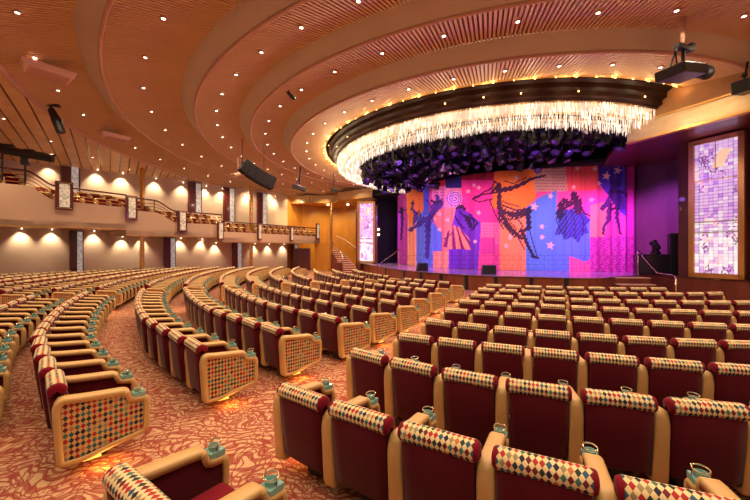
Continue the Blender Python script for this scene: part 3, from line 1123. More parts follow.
# amber bulbs along the inner rim of the ceiling
bm_ = MB()
bm_.lathe([(0.0, -.05), (.035, -.04), (.05, 0), (.035, .035), (0, .04)], (0, 0, 0), 10)
bulb_me = bm_.mesh('rim_bulb', M['bulb'], smooth=True)
for k in range(44):
    a = -68.5 - 164 * k / 43
    o = link('rim_bulb', bulb_me)
    o.location = pol(9.26, a, EYE + 5.32)
    o.scale = (.42, .42, .42)
    tag(o, 'small amber bulb, %s round the inner ceiling rim counting from the projector' % ORD[k + 1], 'bulb', 'amber bulbs round the inner ceiling rim')
    if k % 2 == 0:
        lamp('bulb_light', 'POINT', (0, 0, -.12), 3, (1.0, .50, .18), o, size=.05)
# tiny red-amber lamps on the dark drum
k = 0
for a in range(-72, -230, -9):
    for r, h in ((8.99, 5.5), (8.72, 5.12)):
        if rs.random() < .7:
            k += 1
            o = link('drum_lamp', bulb_me)
            o.location = pol(r, a + rs.uniform(-2, 2), EYE + h)
            o.scale = (.5, .5, .5)
            tag(o, 'tiny amber lamp, %s round the dark drum above the crystals' % ORD[min(k, 49)], 'bulb', 'amber lamps on the dark drum')

# ------------------------------------------------------------------ downlights
dl = empty('ceiling_downlight', (0, 0, 0))
b = MB()
b.lathe([(.045, .03), (.045, -.012), (.065, -.018), (.08, -.005), (.08, .03)], (0, 0, 0), 16)
b.build('trim_ring', M['lip'], dl, smooth=False)
b = MB()
b.lathe([(0, -.006), (.04, -.006)], (0, 0, 0), 16)
b.build('lamp_lens', M['lampg'], dl, recalc=False)
spot_d = None
first = True
RD = [(10.15, 5.25, 8.3, 'innermost ceiling ring'), (12.1, 5.44, 8.2, 'second ceiling ring from the chandelier'), (14.1, 5.46, 6.9, 'third ceiling ring from the chandelier'),
      (16.4, 5.42, 7.8, 'fourth ceiling ring from the chandelier'), (18.85, 5.28, 6.9, 'outermost slatted ceiling ring'), (21.4, 4.93, 7.5, 'inner part of the planked ceiling'),
      (23.6, 4.77, 7.5, 'outer part of the planked ceiling')]
for (R, h, step, where) in RD:
    a = -63.5
    k = 0
    while a > -228:
        p = pol(R, a, EYE + h - .035)
        q = proj(p)
        vis = p.y > 0.5 and -20 < q[0] < 770 and -10 < q[1] < 250
        inside_room = (p.x - WL(0)[0]) * .806 - (p.y - WL(0)[1]) * .592 > 0.3
        if inside_room and p.y > -3 and (vis or k % 2 == 0):
            o = dl if first else copy_tree(dl)
            o.location = p
            if vis:
                k += 1
                tag(o, 'round downlight, %s along the %s from the right' % (ORD[k], where), 'downlight', 'downlights in the ceiling')
            else:
                tag(o, 'round downlight in the ceiling overhead behind the viewpoint', 'downlight', 'downlights in the ceiling')
            if spot_d is None:
                spot_d = bpy.data.lights.new('downlight_beam', 'SPOT')
                spot_d.energy = P_DOWN
                spot_d.color = WARM
                spot_d.spot_size = math.radians(130)
                spot_d.spot_blend = 1.0
                spot_d.shadow_soft_size = .06
                first_children_done = True
            first = False
            a -= 0
        a -= step
# one beam per fitting
for o in [o for o in COL.objects if o.name.startswith('ceiling_downlight')]:
    s = link('downlight_beam', spot_d, o)
    s.location = (0, 0, -.04)

# ------------------------------------------------------------------ wall washers
k = 0
for px in (20, 50, 92, 120, 140, 178, 199, 213, 252, 266, 281):
    i = on_line(lambda i: WL(i), px)
    hb = 1.14 if i < .3 else (.85 if i < 1.5 else .56)
    x, y = WL(i, 0.45)
    k += 1
    o = empty('wall_washer', (x, y, EYE + hb - .02))
    tag(o, 'small downlight under the balcony, %s from the far left' % ORD[k], 'downlight', 'wall washers under the balcony')
    b = MB()
    b.lathe([(0, -.01), (.018, -.01), (.03, .02)], (0, 0, 0), 12)
    b.build('lens', M['lampg'], o)
    tx, ty = WL(i, 0.02)
    lamp('washer_beam', 'SPOT', (0, 0, -.05), P_WASH, (1.0, .78, .52), o, size=.05, spot=92, blend=.9, target=(tx - x, ty - y, -1.9))
k = 0
for px in (22, 48, 95, 120, 153, 180, 203, 219, 245, 272):
    i = on_line(lambda i: WL(i), px)
    x, y = WL(i, 0.5)
    k += 1
    o = empty('wall_washer', (x, y, EYE + 4.78))
    tag(o, 'small downlight washing the wall above the balcony, %s from the far left' % ORD[k], 'downlight', 'wall washers above the balcony')
    b = MB()
    b.lathe([(0, -.01), (.018, -.01), (.03, .02)], (0, 0, 0), 12)
    b.build('lens', M['lampg'], o)
    tx, ty = WL(i, 0.02)
    lamp('washer_beam', 'SPOT', (0, 0, -.05), P_WASH * 1.3, (1.0, .78, .52), o, size=.05, spot=94, blend=.9, target=(tx - x, ty - y, -2.0))
# amber wall lamps
for n_, (p, t) in enumerate((((-6.6, 31.6, EYE + 4.3), (-8, 33.6, 2.5)), ((-4.5, 33.5, EYE + 4.3), (-5.2, 35.8, 2)), ((-2.6, 33.4, EYE + 4.3), (-2.6, 35.8, 2)))):
    o = empty('wall_washer', p)
    tag(o, 'small bright downlight over the amber wall, %s from the balcony' % ORD[n_ + 1], 'downlight', 'downlights over the amber wall')
    b = MB()
    b.lathe([(0, -.01), (.09, -.01), (.11, .02)], (0, 0, 0), 12)
    b.build('lens', M['lampg'], o)
    lamp('washer_beam', 'SPOT', (0, 0, -.06), 260, (1.0, .70, .32), o, size=.08, spot=120, blend=.8, target=Vector(t) - Vector(p))

# ------------------------------------------------------------------ stage light rig
for ti, (R, h) in enumerate(((7.0, 4.68), (5.9, 4.63), (4.7, 4.58), (3.4, 4.52))):
    root = empty('lighting_truss', (CX, CY, EYE + h))
    tag(root, 'curved black lighting truss, %s ring inwards from the crystals' % ORD[ti + 1], 'truss', 'lighting trusses over the stage')
    for dr, dz in ((0, 0), (.22, 0), (.11, .2)):
        b = MB()
        b.tube([pol(R - dr, a, EYE + h + dz) - Vector((CX, CY, EYE + h)) for a in arc(60, -55, -250)], .022, 6)
        b.build('chord', M['dark'], root, smooth=True)
    b = MB()
    for a in arc(70, -55, -250):
        b.tube([pol(R, a, EYE + h) - Vector((CX, CY, EYE + h)), pol(R - .11, a + 1.2, EYE + h + .2) - Vector((CX, CY, EYE + h)), pol(R - .22, a, EYE + h) - Vector((CX, CY, EYE + h))], .01, 4)
    b.build('lacing', M['dark'], root)
    b = MB()
    for a in arc(8, -60, -245):
        q = pol(R - .11, a, EYE + h + .2) - Vector((CX, CY, EYE + h))
        b.tube([q, q + Vector((0, 0, 5.28 - h - .2))], .015, 5)
    b.build('hanger', M['dark'], root)


def make_head(kind):
    root = empty('stage_light', (0, 0, 0))
    b = MB()
    b.box((0, 0, -.06), (.30, .24, .12))
    b.tube([(0, 0, -.02), (0, 0, .16)], .02, 6)
    b.build('base', M['rig'], root, bevel=.015)
    b = MB()
    for s in (-1, 1):
        b.box((s * .17, 0, -.25), (.035, .1, .3))
    b.box((0, 0, -.12), (.36, .1, .04))
    b.build('yoke', M['rig'], root, bevel=.01)
    R = Matrix.Rotation(-.6, 3, 'X') if kind == 0 else Matrix.Rotation(.4, 3, 'X')
    c = Vector((0, 0, -.36))
    b = MB()
    b.lathe([(0, .2), (.10, .19), (.135, .08), (.135, -.08), (.15, -.12), (.15, -.2), (.125, -.2), (.12, -.17)], c, 14, mx=R)
    b.build('lamp_head', M['rig'], root, smooth=False)
    b = MB()
    b.lathe([(.12, -.175), (.06, -.2), (0, -.205)], c, 14, mx=R)
    b.build('lens', M['lens'], root, smooth=True)
    return root


heads = [make_head(0), make_head(1)]
used = [False, False]
cnt = 0
rs = random.Random(11)
names_ring = ['outermost truss', 'second truss', 'third truss', 'innermost truss']
for ri, (R, h, step) in enumerate(((7.0, 4.63, 4.0), (5.9, 4.59, 4.6), (4.7, 4.53, 5.6), (3.4, 4.48, 9))):
    a = -62.0
    k = 0
    while a > -228:
        kd = rs.randint(0, 1)
        if used[kd]:
            o = copy_tree(heads[kd])
        else:
            o = heads[kd]
            used[kd] = True
        k += 1
        o.location = pol(R - .1 + rs.uniform(-.12, .12), a + rs.uniform(-1, 1), EYE + h + rs.uniform(-.03, .06))
        o.rotation_euler = (0, 0, math.radians(a) + rs.uniform(0, 6.28))
        s = rs.uniform(.8, 1.35)
        o.scale = (s, s, s)
        tag(o, 'black moving stage light, %s from the right on the %s' % (ORD[k], names_ring[ri]), 'stage light', 'stage lights hanging over the stage')
        a -= step
        cnt += 1
# two pale flood lamps near the right end of the rig and a bright lens
for (px, py, Y, lab) in ((574, 132, 14.2, 'pale rectangular flood lamp near the right end of the rig, nearer the centre'),
                         (583, 132, 14.2, 'pale rectangular flood lamp near the right end of the rig, nearer the wall'),
                         (424, 156, 17.0, 'bright pink stage lamp facing the audience among the black fixtures')):
    p = wp(px, py, Y)
    o = empty('flood_lamp', p, .3)
    tag(o, lab, 'stage light')
    b = MB()
    b.box((0, 0, 0), (.34, .2, .16), mx=Matrix.Rotation(.4, 3, 'Y'))
    b.build('housing', M['darkm'], o, bevel=.03)
    b = MB()
    b.box((0, -.1, -.02), (.28, .06, .1), mx=Matrix.Rotation(.4, 3, 'Y'))
    b.build('lens', M['sconce'], o, bevel=.02)
    b = MB()
    b.tube([(0, 0, .08), (0, 0, .55)], .02, 6)
    b.build('hanger', M['dark'], o)

# coloured light on curtain and stage (from the rig)
for p, t, e, c in (((3.2, 15.6, 5.72), (4.0, 23.5, 2.6), 1080, (1.0, .36, .66)), ((5.2, 14.6, 5.72), (6.3, 20.4, 2.8), 960, (1.0, .34, .62)),
                   ((7.6, 14.0, 5.72), (8.8, 19.4, 3.0), 930, (1.0, .42, .60)), ((9.4, 14.4, 5.72), (11.2, 18.9, 2.8), 840, (1.0, .28, .78)),
                   ((2.2, 17.5, 5.7), (3.0, 25.5, 2.6), 700, (.80, .20, 1.0)), ((10.3, 15.3, 5.72), (12.6, 18.5, 2.4), 900, (.95, .10, 1.0)),
                   ((6.5, 16.5, 5.72), (5.6, 17.2, .9), 800, (.42, .15, 1.0)), ((9.5, 16.2, 5.72), (9.5, 16.9, .9), 700, (.55, .14, 1.0)),
                   ((3.3, 19.5, 5.7), (2.0, 21.5, .9), 800, (.48, .12, 1.0)),
                   ((12.4, 15.4, 5.72), (14.6, 17.4, 3.2), 1000, (.55, .16, 1.0)), ((1.1, 26.5, 5.7), (1.3, 30.8, 2.4), 260, (.42, .15, 1.0))):
    lamp('stage_beam', 'SPOT', p, e, c, None, size=.25, spot=75, blend=.8, target=t)

for k in range(9):  # unseen violet fill lamps, added to put highlights on the black fixtures
    a = -75 - 17 * k
    lamp('rig_violet_fill', 'POINT', pol(6.4, a, EYE + 3.5), 22, (.42, .14, 1.0), None, size=.15)

# ------------------------------------------------------------------ things on and beside the stage
def wedge(px, py, w, lab, rz):
    p = wz(px, py, 0.9)
    o = empty('floor_monitor', p, rz)
    tag(o, lab, 'monitor speaker', 'monitor speakers on the stage edge')
    b = MB()
    b.hexa([(-w / 2, -.22, 0), (w / 2, -.22, 0), (w / 2, .22, 0), (-w / 2, .22, 0), (-w / 2, -.16, .42), (w / 2, -.16, .42), (w / 2, .02, .45), (-w / 2, .02, .45)])
    b.build('cabinet', M['dark'], o, bevel=.02)
    b = MB()
    b.box((0, .13, .22), (w * .88, .02, .4), mx=Matrix.Rotation(.43, 3, 'X'))
    b.build('grille', M['darkm'], o)


wedge(422, 270.8, .55, 'slumped black monitor speaker on the stage before the blue patch', .5)
wedge(488.5, 274.2, .62, 'boxy black monitor speaker on the stage edge before the pink patch', .0)

o = empty('subwoofer', (13.05, 16.2, .9), -.35)
tag(o, 'wide dark purple-lit speaker cabinet standing on the stage behind the handrail', 'speaker')
b = MB(); b.box((0, 0, .48), (1.65, .7, .96)); b.build('cabinet', M['dark'], o, bevel=.03)
b = MB(); b.box((0, -.36, .48), (1.5, .03, .82)); b.build('grille', M['darkm'], o, bevel=.01)
o = empty('loudspeaker', (13.55, 15.75, .9), -.5)
tag(o, 'upright black loudspeaker against the frame of the right light panel', 'speaker')
b = MB(); b.box((0, 0, .95), (.55, .5, 1.9)); b.build('cabinet', M['dark'], o, bevel=.03)
b = MB(); b.box((0, -.26, 1.3), (.45, .03, 1.0)); b.build('grille', M['darkm'], o, bevel=.01)
o = copy_tree(heads[0]); o.location = (13.0, 16.0, 2.25); o.rotation_euler = (PI, 0, .4); o.scale = (1.1,) * 3
o.location = (12.95, 16.15, 1.86)
tag(o, 'moving light standing on the wide speaker cabinet', 'stage light')

for (px, py, lab) in ((378.5, 229.5, 'upper tiny bright lamp in the dark recess left of the curtain'), (378.5, 234.5, 'lower tiny bright lamp in the dark recess left of the curtain')):
    p = wp(px, py, 29.4)
    o = empty('recess_lamp', p)
    tag(o, lab, 'lamp')
    b = MB(); b.box((0, .15, 0), (.3, .3, .3)); sub_ = b.build('housing', M['dark'], o, bevel=.02)
    b = MB(); b.lathe([(0, -.02), (.09, -.02), (.11, .02)], (0, -.01, 0), 14, mx=Matrix.Rotation(-PI / 2, 3, 'X')); b.build('lens', M['bulb'], o)
    b = MB(); b.tube([(0, .3, 0), (0, 2.4, 0)], .03, 6); b.build('arm_bar', M['dark'], o)

# handrails
for pts, lab in (([wp(638, 250, 15.4), wp(645, 259, 15.0), wp(657.5, 273, 14.4), wp(673, 275, 13.6), wp(676, 278, 13.3), Vector((11.4, 13.25, 0))], 'curved brass handrail beside the steps up to the stage, right of the curtain'),
                 ([wp(399, 249.5, 24.5), wp(388, 258, 23.6), wp(380, 263.5, 23.0), Vector((.35, 23.0, 0))], 'slanting brass handrail before the dark recess left of the curtain')):
    o = empty('handrail', (pts[-1].x, pts[-1].y, 0))
    tag(o, lab, 'handrail')
    b = MB()
    b.tube([q - Vector((pts[-1].x, pts[-1].y, 0)) for q in pts], .03, 8)
    b.build('rail', M['chrome'], o, smooth=True)
    b = MB()
    q = pts[0] - Vector((pts[-1].x, pts[-1].y, 0))
    b.tube([q, Vector((q.x, q.y, .9))], .025, 8)
    b.build('post', M['chrome'], o, smooth=True)

o = empty('stage_steps', (11.0, 14.6, 0), -.1)
tag(o, 'three carpeted steps up to the stage beside the brass handrail', 'steps')
for i in range(3):
    b = MB()
    b.box((0, .35 * i, .15 + .13 * i), (1.45 + .0 * i, .5, .3 + .26 * i))
    s = b.build('step', M['redwood'], o, bevel=.01)
    b = MB()
    b.box((0, .35 * i - .02, .3 + .26 * i + .02), (1.5, .5, .05))
    b.build('tread', M['stepc'], s, bevel=.01)

# ------------------------------------------------------------------ things hanging from the ceiling
def sub(root, name, mb, m, **kw):
    return mb.build(name, m, root, **kw)


p = wp(681, 73, 8.2)
o = empty('projector', p, .35)
o.scale = (.84, .84, .84)
tag(o, 'black projector hanging on a pole from the ceiling before the right gold beam', 'projector')
b = MB(); b.box((0, 0, 0), (1.05, .75, .28), mx=Matrix.Rotation(-.12, 3, 'Y')); sub(o, 'housing', b, M['darkm'], bevel=.04)
b = MB(); b.tube([(.5, -.1, .05), (.68, -.16, .06)], [.14, .17], 16); sub(o, 'lens', b, M['dark'], smooth=False)
b = MB(); b.box((.62, -.2, .02), (.12, .12, .06)); sub(o, 'lamp', b, M['lampg'])
b = MB(); b.lathe([(0, 0), (.19, .01), (.20, .03), (0, .04)], (.80, -.15, .08), 16, mx=Matrix.Rotation(1.2, 3, 'Y')); sub(o, 'hood', b, M['dark'])
b = MB(); b.tube([(-.15, 0, .1), (-.25, 0, .55), (-.05, 0, .75)], .035, 6); b.tube([(.1, 0, .1), (.1, 0, .75)], .05, 6); b.tube([(-.3, .1, .1), (-.05, .1, .7)], .025, 6)
b.box((0.1, 0, .72), (.6, .16, .12)); b.box((.45, 0, .8), (.14, .14, .2)); b.box((.45, .02, .25), (.4, .3, .2)); sub(o, 'bracket', b, M['dark'])
b = MB(); b.tube([(.1, 0, .75), (.1, 0, 1.72)], .07, 10); sub(o, 'pole', b, M['lip'], smooth=True)

p = wp(744, 86, 9.6)
o = empty('hanging_speaker', p, .4)
tag(o, 'black box speaker hanging above the gold beam at the right edge', 'speaker')
b = MB(); b.box((0.1, 0, 0), (.65, .4, .34), mx=Matrix.Rotation(-.15, 3, 'Y')); sub(o, 'cabinet', b, M['dark'], bevel=.03)
b = MB(); b.tube([(0, 0, .15), (.1, 0, .4), (.2, 0, .7)], .03, 6); b.lathe([(0, .05), (.07, .03), (.07, -.03), (0, -.05)], (0.02, 0, .3), 10); sub(o, 'bracket', b, M['dark'])

p = wp(258, 176, 16.5)
o = empty('line_array_speaker', p, .75)
tag(o, 'curved black line array speaker hanging from the ceiling left of the chandelier', 'speaker')
for k in range(5):
    b = MB()
    t = (k - 2) / 2
    b.box((t * .62, 0, -t * .28 + .05 * t * t), (.34, .4, .62), mx=Matrix.Rotation(.46 - .1 * t, 3, 'Y'))
    sub(o, 'speaker_box', b, M['black'], bevel=.02)
b = MB(); b.tube([(-.75, 0, .2), (-.75, 0, 1.6)], .02, 6); b.tube([(.3, 0, .1), (.3, 0, 1.7)], .015, 6); sub(o, 'hanger', b, M['dark'])

p = wp(238, 174, 17.5)
o = empty('ceiling_spotlight', p)
tag(o, 'small pale spotlight on a stem beside the hanging line array speaker', 'spotlight')
b = MB(); b.tube([(0, 0, 0), (0, 0, .8)], .02, 6); b.box((0, 0, 0), (.7, .05, .05)); sub(o, 'stem', b, M['lip'])
b = MB(); b.tube([(-.12, -.1, -.1), (.12, .1, 0)], .11, 12); sub(o, 'lamp_head', b, M['lip'])

p = wp(299, 188, 21)
o = empty('hanging_projector', p, .3)
tag(o, 'dark projector hanging from the ceiling before the amber wall', 'projector')
b = MB(); b.box((0, 0, 0), (.85, .5, .22), mx=Matrix.Rotation(.25, 3, 'Y')); sub(o, 'housing', b, M['darkm'], bevel=.03)
b = MB(); b.tube([(0, 0, .1), (.1, 0, 1.3)], .05, 8); b.tube([(-.25, 0, .1), (.1, 0, .7)], .03, 8); sub(o, 'bracket', b, M['dark'])

p = wp(334, 190, 24)
o = empty('hanging_camera', p, .3)
tag(o, 'small black lamp hanging by the far end of the crystal ring', 'lamp')
b = MB(); b.box((0, 0, 0), (.42, .35, .2)); sub(o, 'housing', b, M['dark'], bevel=.03)
b = MB(); b.tube([(0, 0, .1), (0, 0, 1.35)], .03, 6); sub(o, 'stem', b, M['dark'])

p = wp(54, 120, 12.4)
o = empty('ceiling_spotlight', p, .4)
o.scale = (1.7, 1.7, 1.7)
tag(o, 'small black spotlight fixed at the edge of the planked ceiling', 'spotlight')
b = MB(); b.tube([(-.05, 0, .22), (0.05, 0, -.02), (.12, 0, -.25)], [.06, .09, .08], 10); sub(o, 'lamp_head', b, M['dark'])
b = MB(); b.tube([(-.05, 0, .2), (-.05, 0, .32)], .025, 6); b.box((-.05, 0, .3), (.3, .1, .04)); sub(o, 'bracket', b, M['dark'])

p = wp(291, 97, 11.9)
o = empty('ceiling_spotlight', p, .2)
tag(o, 'tiny black spotlight fixed to the second slatted ring from the chandelier', 'spotlight')
b = MB(); b.tube([(-.12, 0, .16), (.02, 0, .02), (.14, 0, -.06)], [.05, .07, .06], 8); sub(o, 'lamp_head', b, M['dark'])
b = MB(); b.tube([(-.05, 0, .1), (-.12, 0, .42)], .025, 6); sub(o, 'bracket', b, M['dark'])

# pink hoods under the outer slatted ring
for (px, py, s, lab) in ((48, 71, .85, 'large pink ceiling hood in the outer slatted ring, nearer the viewpoint'), (115, 137, .8, 'smaller pink ceiling hood in the outer slatted ring, beyond the black spotlight')):
    p = wz(px, py, EYE + 5.07)
    o = empty('ceiling_hood', p, .95)
    tag(o, lab, 'ceiling hood', 'pink hoods on the ceiling')
    o.scale = (s, s, s)
    b = MB()
    b.hexa([(-.62, -.26, -.10), (.62, -.26, -.10), (.55, .22, -.2), (-.55, .22, -.2), (-.7, -.32, .12), (.7, -.32, .12), (.66, .34, .12), (-.66, .34, .12)])
    sub(o, 'housing', b, M['vent'], bevel=.03)
    b = MB()
    for j in range(5):
        b.box((0, -.2 + .09 * j, -.125 - .02 * j), (1.02, .03, .02))
    sub(o, 'grille', b, M['lip'])

# follow spot battery at the upper end of the balcony
p = wp(22, 153, 14.6)
o = empty('follow_spot', p, .45)
tag(o, 'long black follow spot on a pipe at the upper end of the balcony', 'follow spot')
b = MB(); b.tube([(-1.6, 0, .16), (-.6, 0, .06), (.7, 0, -.10), (1.0, 0, -.12)], [.16, .17, .16, .18], 14); sub(o, 'lamp_barrel', b, M['dark'], smooth=False)
b = MB(); b.lathe([(0, 0), (.13, 0)], (1.02, 0, -.12), 14, mx=Matrix.Rotation(PI / 2, 3, 'Y')); sub(o, 'lens', b, M['darkm'], recalc=False)
b = MB(); b.tube([(-1.8, 0, .32), (1.1, 0, .02)], .04, 6); b.box((-.5, 0, .24), (.5, .2, .12)); b.box((.25, 0, .12), (.3, .2, .1)); sub(o, 'top_rail', b, M['dark'])
b = MB(); b.box((.1, 0, -.35), (.25, .2, .3)); b.tube([(.1, 0, -.1), (.1, 0, -1.2)], .04, 8); b.tube([(-.6, 0, -.1), (-.6, 0, -1.2)], .03, 8); sub(o, 'stand', b, M['dark'], bevel=0)

# ------------------------------------------------------------------ theatre armchairs
def rounded(pts, r, n=3):
    out = []
    m = len(pts)
    for i in range(m):
        p0, p1, p2 = Vector(pts[i - 1]), Vector(pts[i]), Vector(pts[(i + 1) % m])
        rr = min(r, (p0 - p1).length * .45, (p2 - p1).length * .45)
        a = p1 + (p0 - p1).normalized() * rr
        c = p1 + (p2 - p1).normalized() * rr
        for k in range(n + 1):
            t = k / n
            q = a * (1 - t) ** 2 + p1 * 2 * t * (1 - t) + c * t * t
            out.append((q.x, q.y))
    return out


ARM = [(-.275, .285), (-.305, .76), (-.27, .855), (-.10, .832), (.18, .81), (.22, .785), (.23, .725), (.345, .715), (.37, .665), (.365, .42), (.33, .365), (.12, .335), (-.10, .285)]
ARM = [(y_, z_ - FLOOR) for y_, z_ in ARM]
ARMR = rounded(ARM, .045, 2)


def inset(poly, d):
    n = len(poly)
    out = []
    for i in range(n):
        p0, p1, p2 = Vector(poly[i - 1]), Vector(poly[i]), Vector(poly[(i + 1) % n])
        e0, e1 = (p1 - p0), (p2 - p1)
        if e0.length < 1e-6: e0 = e1
        if e1.length < 1e-6: e1 = e0
        n0, n1 = Vector((e0.y, -e0.x)).normalized(), Vector((e1.y, -e1.x)).normalized()
        b_ = (n0 + n1)
        b_ = b_.normalized() / max(.5, b_.normalized().dot(n0))
        out.append(tuple(p1 + b_ * d))
    return out


area = sum(ARMR[i - 1][0] * ARMR[i][1] - ARMR[i][0] * ARMR[i - 1][1] for i in range(len(ARMR)))
SGN = -1 if area > 0 else 1
AW = .100
inn = inset(ARMR, .05 * SGN)


def arm_mesh():
    b = MB()
    rows = []
    for (x, poly) in ((-AW / 2, inn), (-AW / 2, inset(ARMR, .012 * SGN)), (-AW / 2 + .014, ARMR), (AW / 2 - .014, ARMR), (AW / 2, inset(ARMR, .012 * SGN)), (AW / 2, inn)):
        rows.append([(x, p[0], p[1]) for p in poly])
    rows.append([(0.02, p[0], p[1]) for p in inn])
    rows.insert(0, [(-0.02, p[0], p[1]) for p in inn])
    b.quadgrid(rows, 0, True)
    return b


arm_me = arm_mesh().mesh('armrest', M['leather'], smooth=True)


def panel_mesh(xo, m, sides=(1, -1)):
    b = MB()
    n = len(inn)
    for x in [xo * q for q in sides]:
        b0 = len(b.v)
        b.v += [(x, p[0], p[1]) for p in inn]
        b.f.append(tuple(range(b0, b0 + n)))
        b.m.append(0)
    me = b.mesh('side_panel', m, recalc=False)
    uv = me.uv_layers.new(name='UVMap')
    for l in me.loops:
        co = me.vertices[l.vertex_index].co
        uv.data[l.index].uv = (co.y, co.z)
    return me


pan_red = panel_mesh(.030, M['velvet'])
pan_pat = {1: panel_mesh(.040, M['harlp'], (1,)), -1: panel_mesh(.040, M['harlp'], (-1,))}
pan_in = {1: panel_mesh(.036, M['velvet'], (-1,)), -1: panel_mesh(.036, M['velvet'], (1,))}
b = MB()
rim = inset(ARMR, .046 * SGN)
for sx in (-.044, .044):
    b.tube([(sx, p[0], p[1]) for p in rim] + [(sx, *rim[0])], .006, 5, caps=False)
pip_me = b.mesh('piping', M['velvet'], smooth=True)


ZR = .892 - FLOOR


def roll_section(x, grow=0.0):
    """cross-section (y,z) of the padded roll over the top of the back"""
    pts = []
    for k in range(15):
        a = math.radians(-50 + 290 * k / 14)
        pts.append((x, -.268 + (.064 + grow) * -math.cos(a), ZR + (.058 + grow) * math.sin(a)))
    return pts


def headrest_mesh():
    b = MB()
    nx = 9
    xs_ = [-.218 + .436 * i / (nx - 1) for i in range(nx)]
    rows = [roll_section(x, -.018 if i in (0, nx - 1) else .004 * math.sin(PI * i / (nx - 1))) for i, x in enumerate([xs_[0] - .004] + xs_[1:-1] + [xs_[-1] + .004])]
    rows = [roll_section(-.221, -.02)] + [roll_section(x, .003) for x in xs_] + [roll_section(.221, -.02)]
    b.quadgrid(rows, 0)
    me = b.mesh('headrest', M['harl'], smooth=True, recalc=False)
    uv = me.uv_layers.new(name='UVMap')
    for l in me.loops:
        i = l.vertex_index
        x = me.vertices[i].co.x
        k = i % 15
        uv.data[l.index].uv = (x, k * .0225)
    return me


head_me = headrest_mesh()


def back_mesh():
    b = MB()
    # shell, slightly leaning back, bowed at the rear
    n = 7
    def ring(z, y0, y1, hw, bow):
        front = [(-hw + 2 * hw * i / (n - 1), y1, z) for i in range(n)]
        rear = [(hw - 2 * hw * i / (n - 1), y0 - bow * math.sin(PI * i / (n - 1)), z) for i in range(n)]
        return front + rear
    rows = [ring(.17, -.245, -.15, .20, .012), ring(.19, -.262, -.14, .215, .014), ring(.42, -.29, -.15, .218, .02), ring(.66, -.318, -.205, .215, .015), ring(.69, -.30, -.22, .20, .01)]
    b0 = b.quadgrid(rows, 0, True)
    b.f.append(tuple(b0 + k for k in range(2 * n)))
    b.m.append(0)
    b.f.append(tuple(b0 + 4 * 2 * n + k for k in range(2 * n))[::-1])
    b.m.append(0)
    # velvet ends of the roll
    for s in (-1, 1):
        rr = []
        for x, g in ((.212, -.003), (.226, .001), (.240, -.008), (.246, -.03)):
            rr.append([(s * p[0], p[1], p[2]) for p in roll_section(x, g)])
        b0 = b.quadgrid(rr, 1)
        nn = len(b.v)
        b.v.append((s * .247, -.268, ZR))
        for k in range(14):
            b.f.append((b0 + 3 * 15 + k, b0 + 3 * 15 + k + 1, nn))
            b.m.append(1)
    return b.mesh('backrest', [M['velvet'], M['velvet2']], smooth=True)


back_me = back_mesh()
b = MB()
b.box((0, .06, .315), (.43, .50, .17))
seat_me = b.mesh('seat', M['velvet2'], smooth=True, bevel=.04, seg=3)
b = MB()
b.box((0, -.02, .12), (.22, .20, .24))
base_me = b.mesh('base', M['dark'], bevel=.02)
b = MB()
b.box((0, .285, .735 - FLOOR), (.088, .10, .035), mi=0)
b.lathe([(.030, .0), (.036, .035), (.034, .035), (.028, .004), (0, .004)], (0, .285, .745 - FLOOR), 12, mi=0)
tor = [(.040 * math.cos(t), .285 + .040 * math.sin(t), (.797 - FLOOR) + .006 * math.sin(t)) for t in [2 * PI * k / 18 for k in range(19)]]
b.tube(tor, .0045, 6, mi=1, caps=False)
b.tube([(.040, .285, .795 - FLOOR), (.040, .285, .745 - FLOOR)], .004, 5, mi=1)
b.tube([(-.040, .285, .795 - FLOOR), (-.040, .285, .745 - FLOOR)], .004, 5, mi=1)
cup_me = b.mesh('cup_holder', [M['teal'], M['chrome']], smooth=False)
b = MB()
b.box((0, -.05, .10), (.04, .12, .012))
glow_me = b.mesh('step_lamp', M['amber'])

PITCH = .555
aisle_light = bpy.data.lights.new('step_light', 'POINT')
aisle_light.energy = 4
aisle_light.color = (1.0, .42, .08)
aisle_light.shadow_soft_size = .1


def chair(parts=True, left_end=False, right_end=False):
    r = empty('theatre_armchair')
    link('headrest', head_me, r)
    link('backrest', back_me, r)
    link('seat', seat_me, r)
    link('base', base_me, r)
    ends = [(-1, left_end)] + ([(1, True)] if right_end else [])
    for s, e in ends:
        a = link('armrest', arm_me, r)
        a.location = (s * PITCH / 2, 0, 0)
        link('side_panel', pan_pat[s] if e else pan_red, a)
        if e:
            link('inner_panel', pan_in[s], a)
        if e:
            a['label'] = 'aisle armrest with harlequin cloth side panel'
            link('piping', pip_me, a)
            link('step_lamp', glow_me, a)
            li = link('step_light', aisle_light, a)
            li.location = (s * .02, .05, .075)
        link('cup_holder', cup_me, a)
    return r


protos = {}
# rows: list of (headrest positions, facing)
seats = []        # dict(pos, rz, block, row, n, ends)


def circle3(p1, p2, p3):
    ax, ay, bx, by, cx_, cy_ = *p1, *p2, *p3
    d = 2 * (ax * (by - cy_) + bx * (cy_ - ay) + cx_ * (ay - by))
    ux = ((ax**2 + ay**2) * (by - cy_) + (bx**2 + by**2) * (cy_ - ay) + (cx_**2 + cy_**2) * (ay - by)) / d
    uy = ((ax**2 + ay**2) * (cx_ - bx) + (bx**2 + by**2) * (ax - cx_) + (cx_**2 + cy_**2) * (bx - ax)) / d
    return ux, uy, math.hypot(ax - ux, ay - uy)


ZT = .95
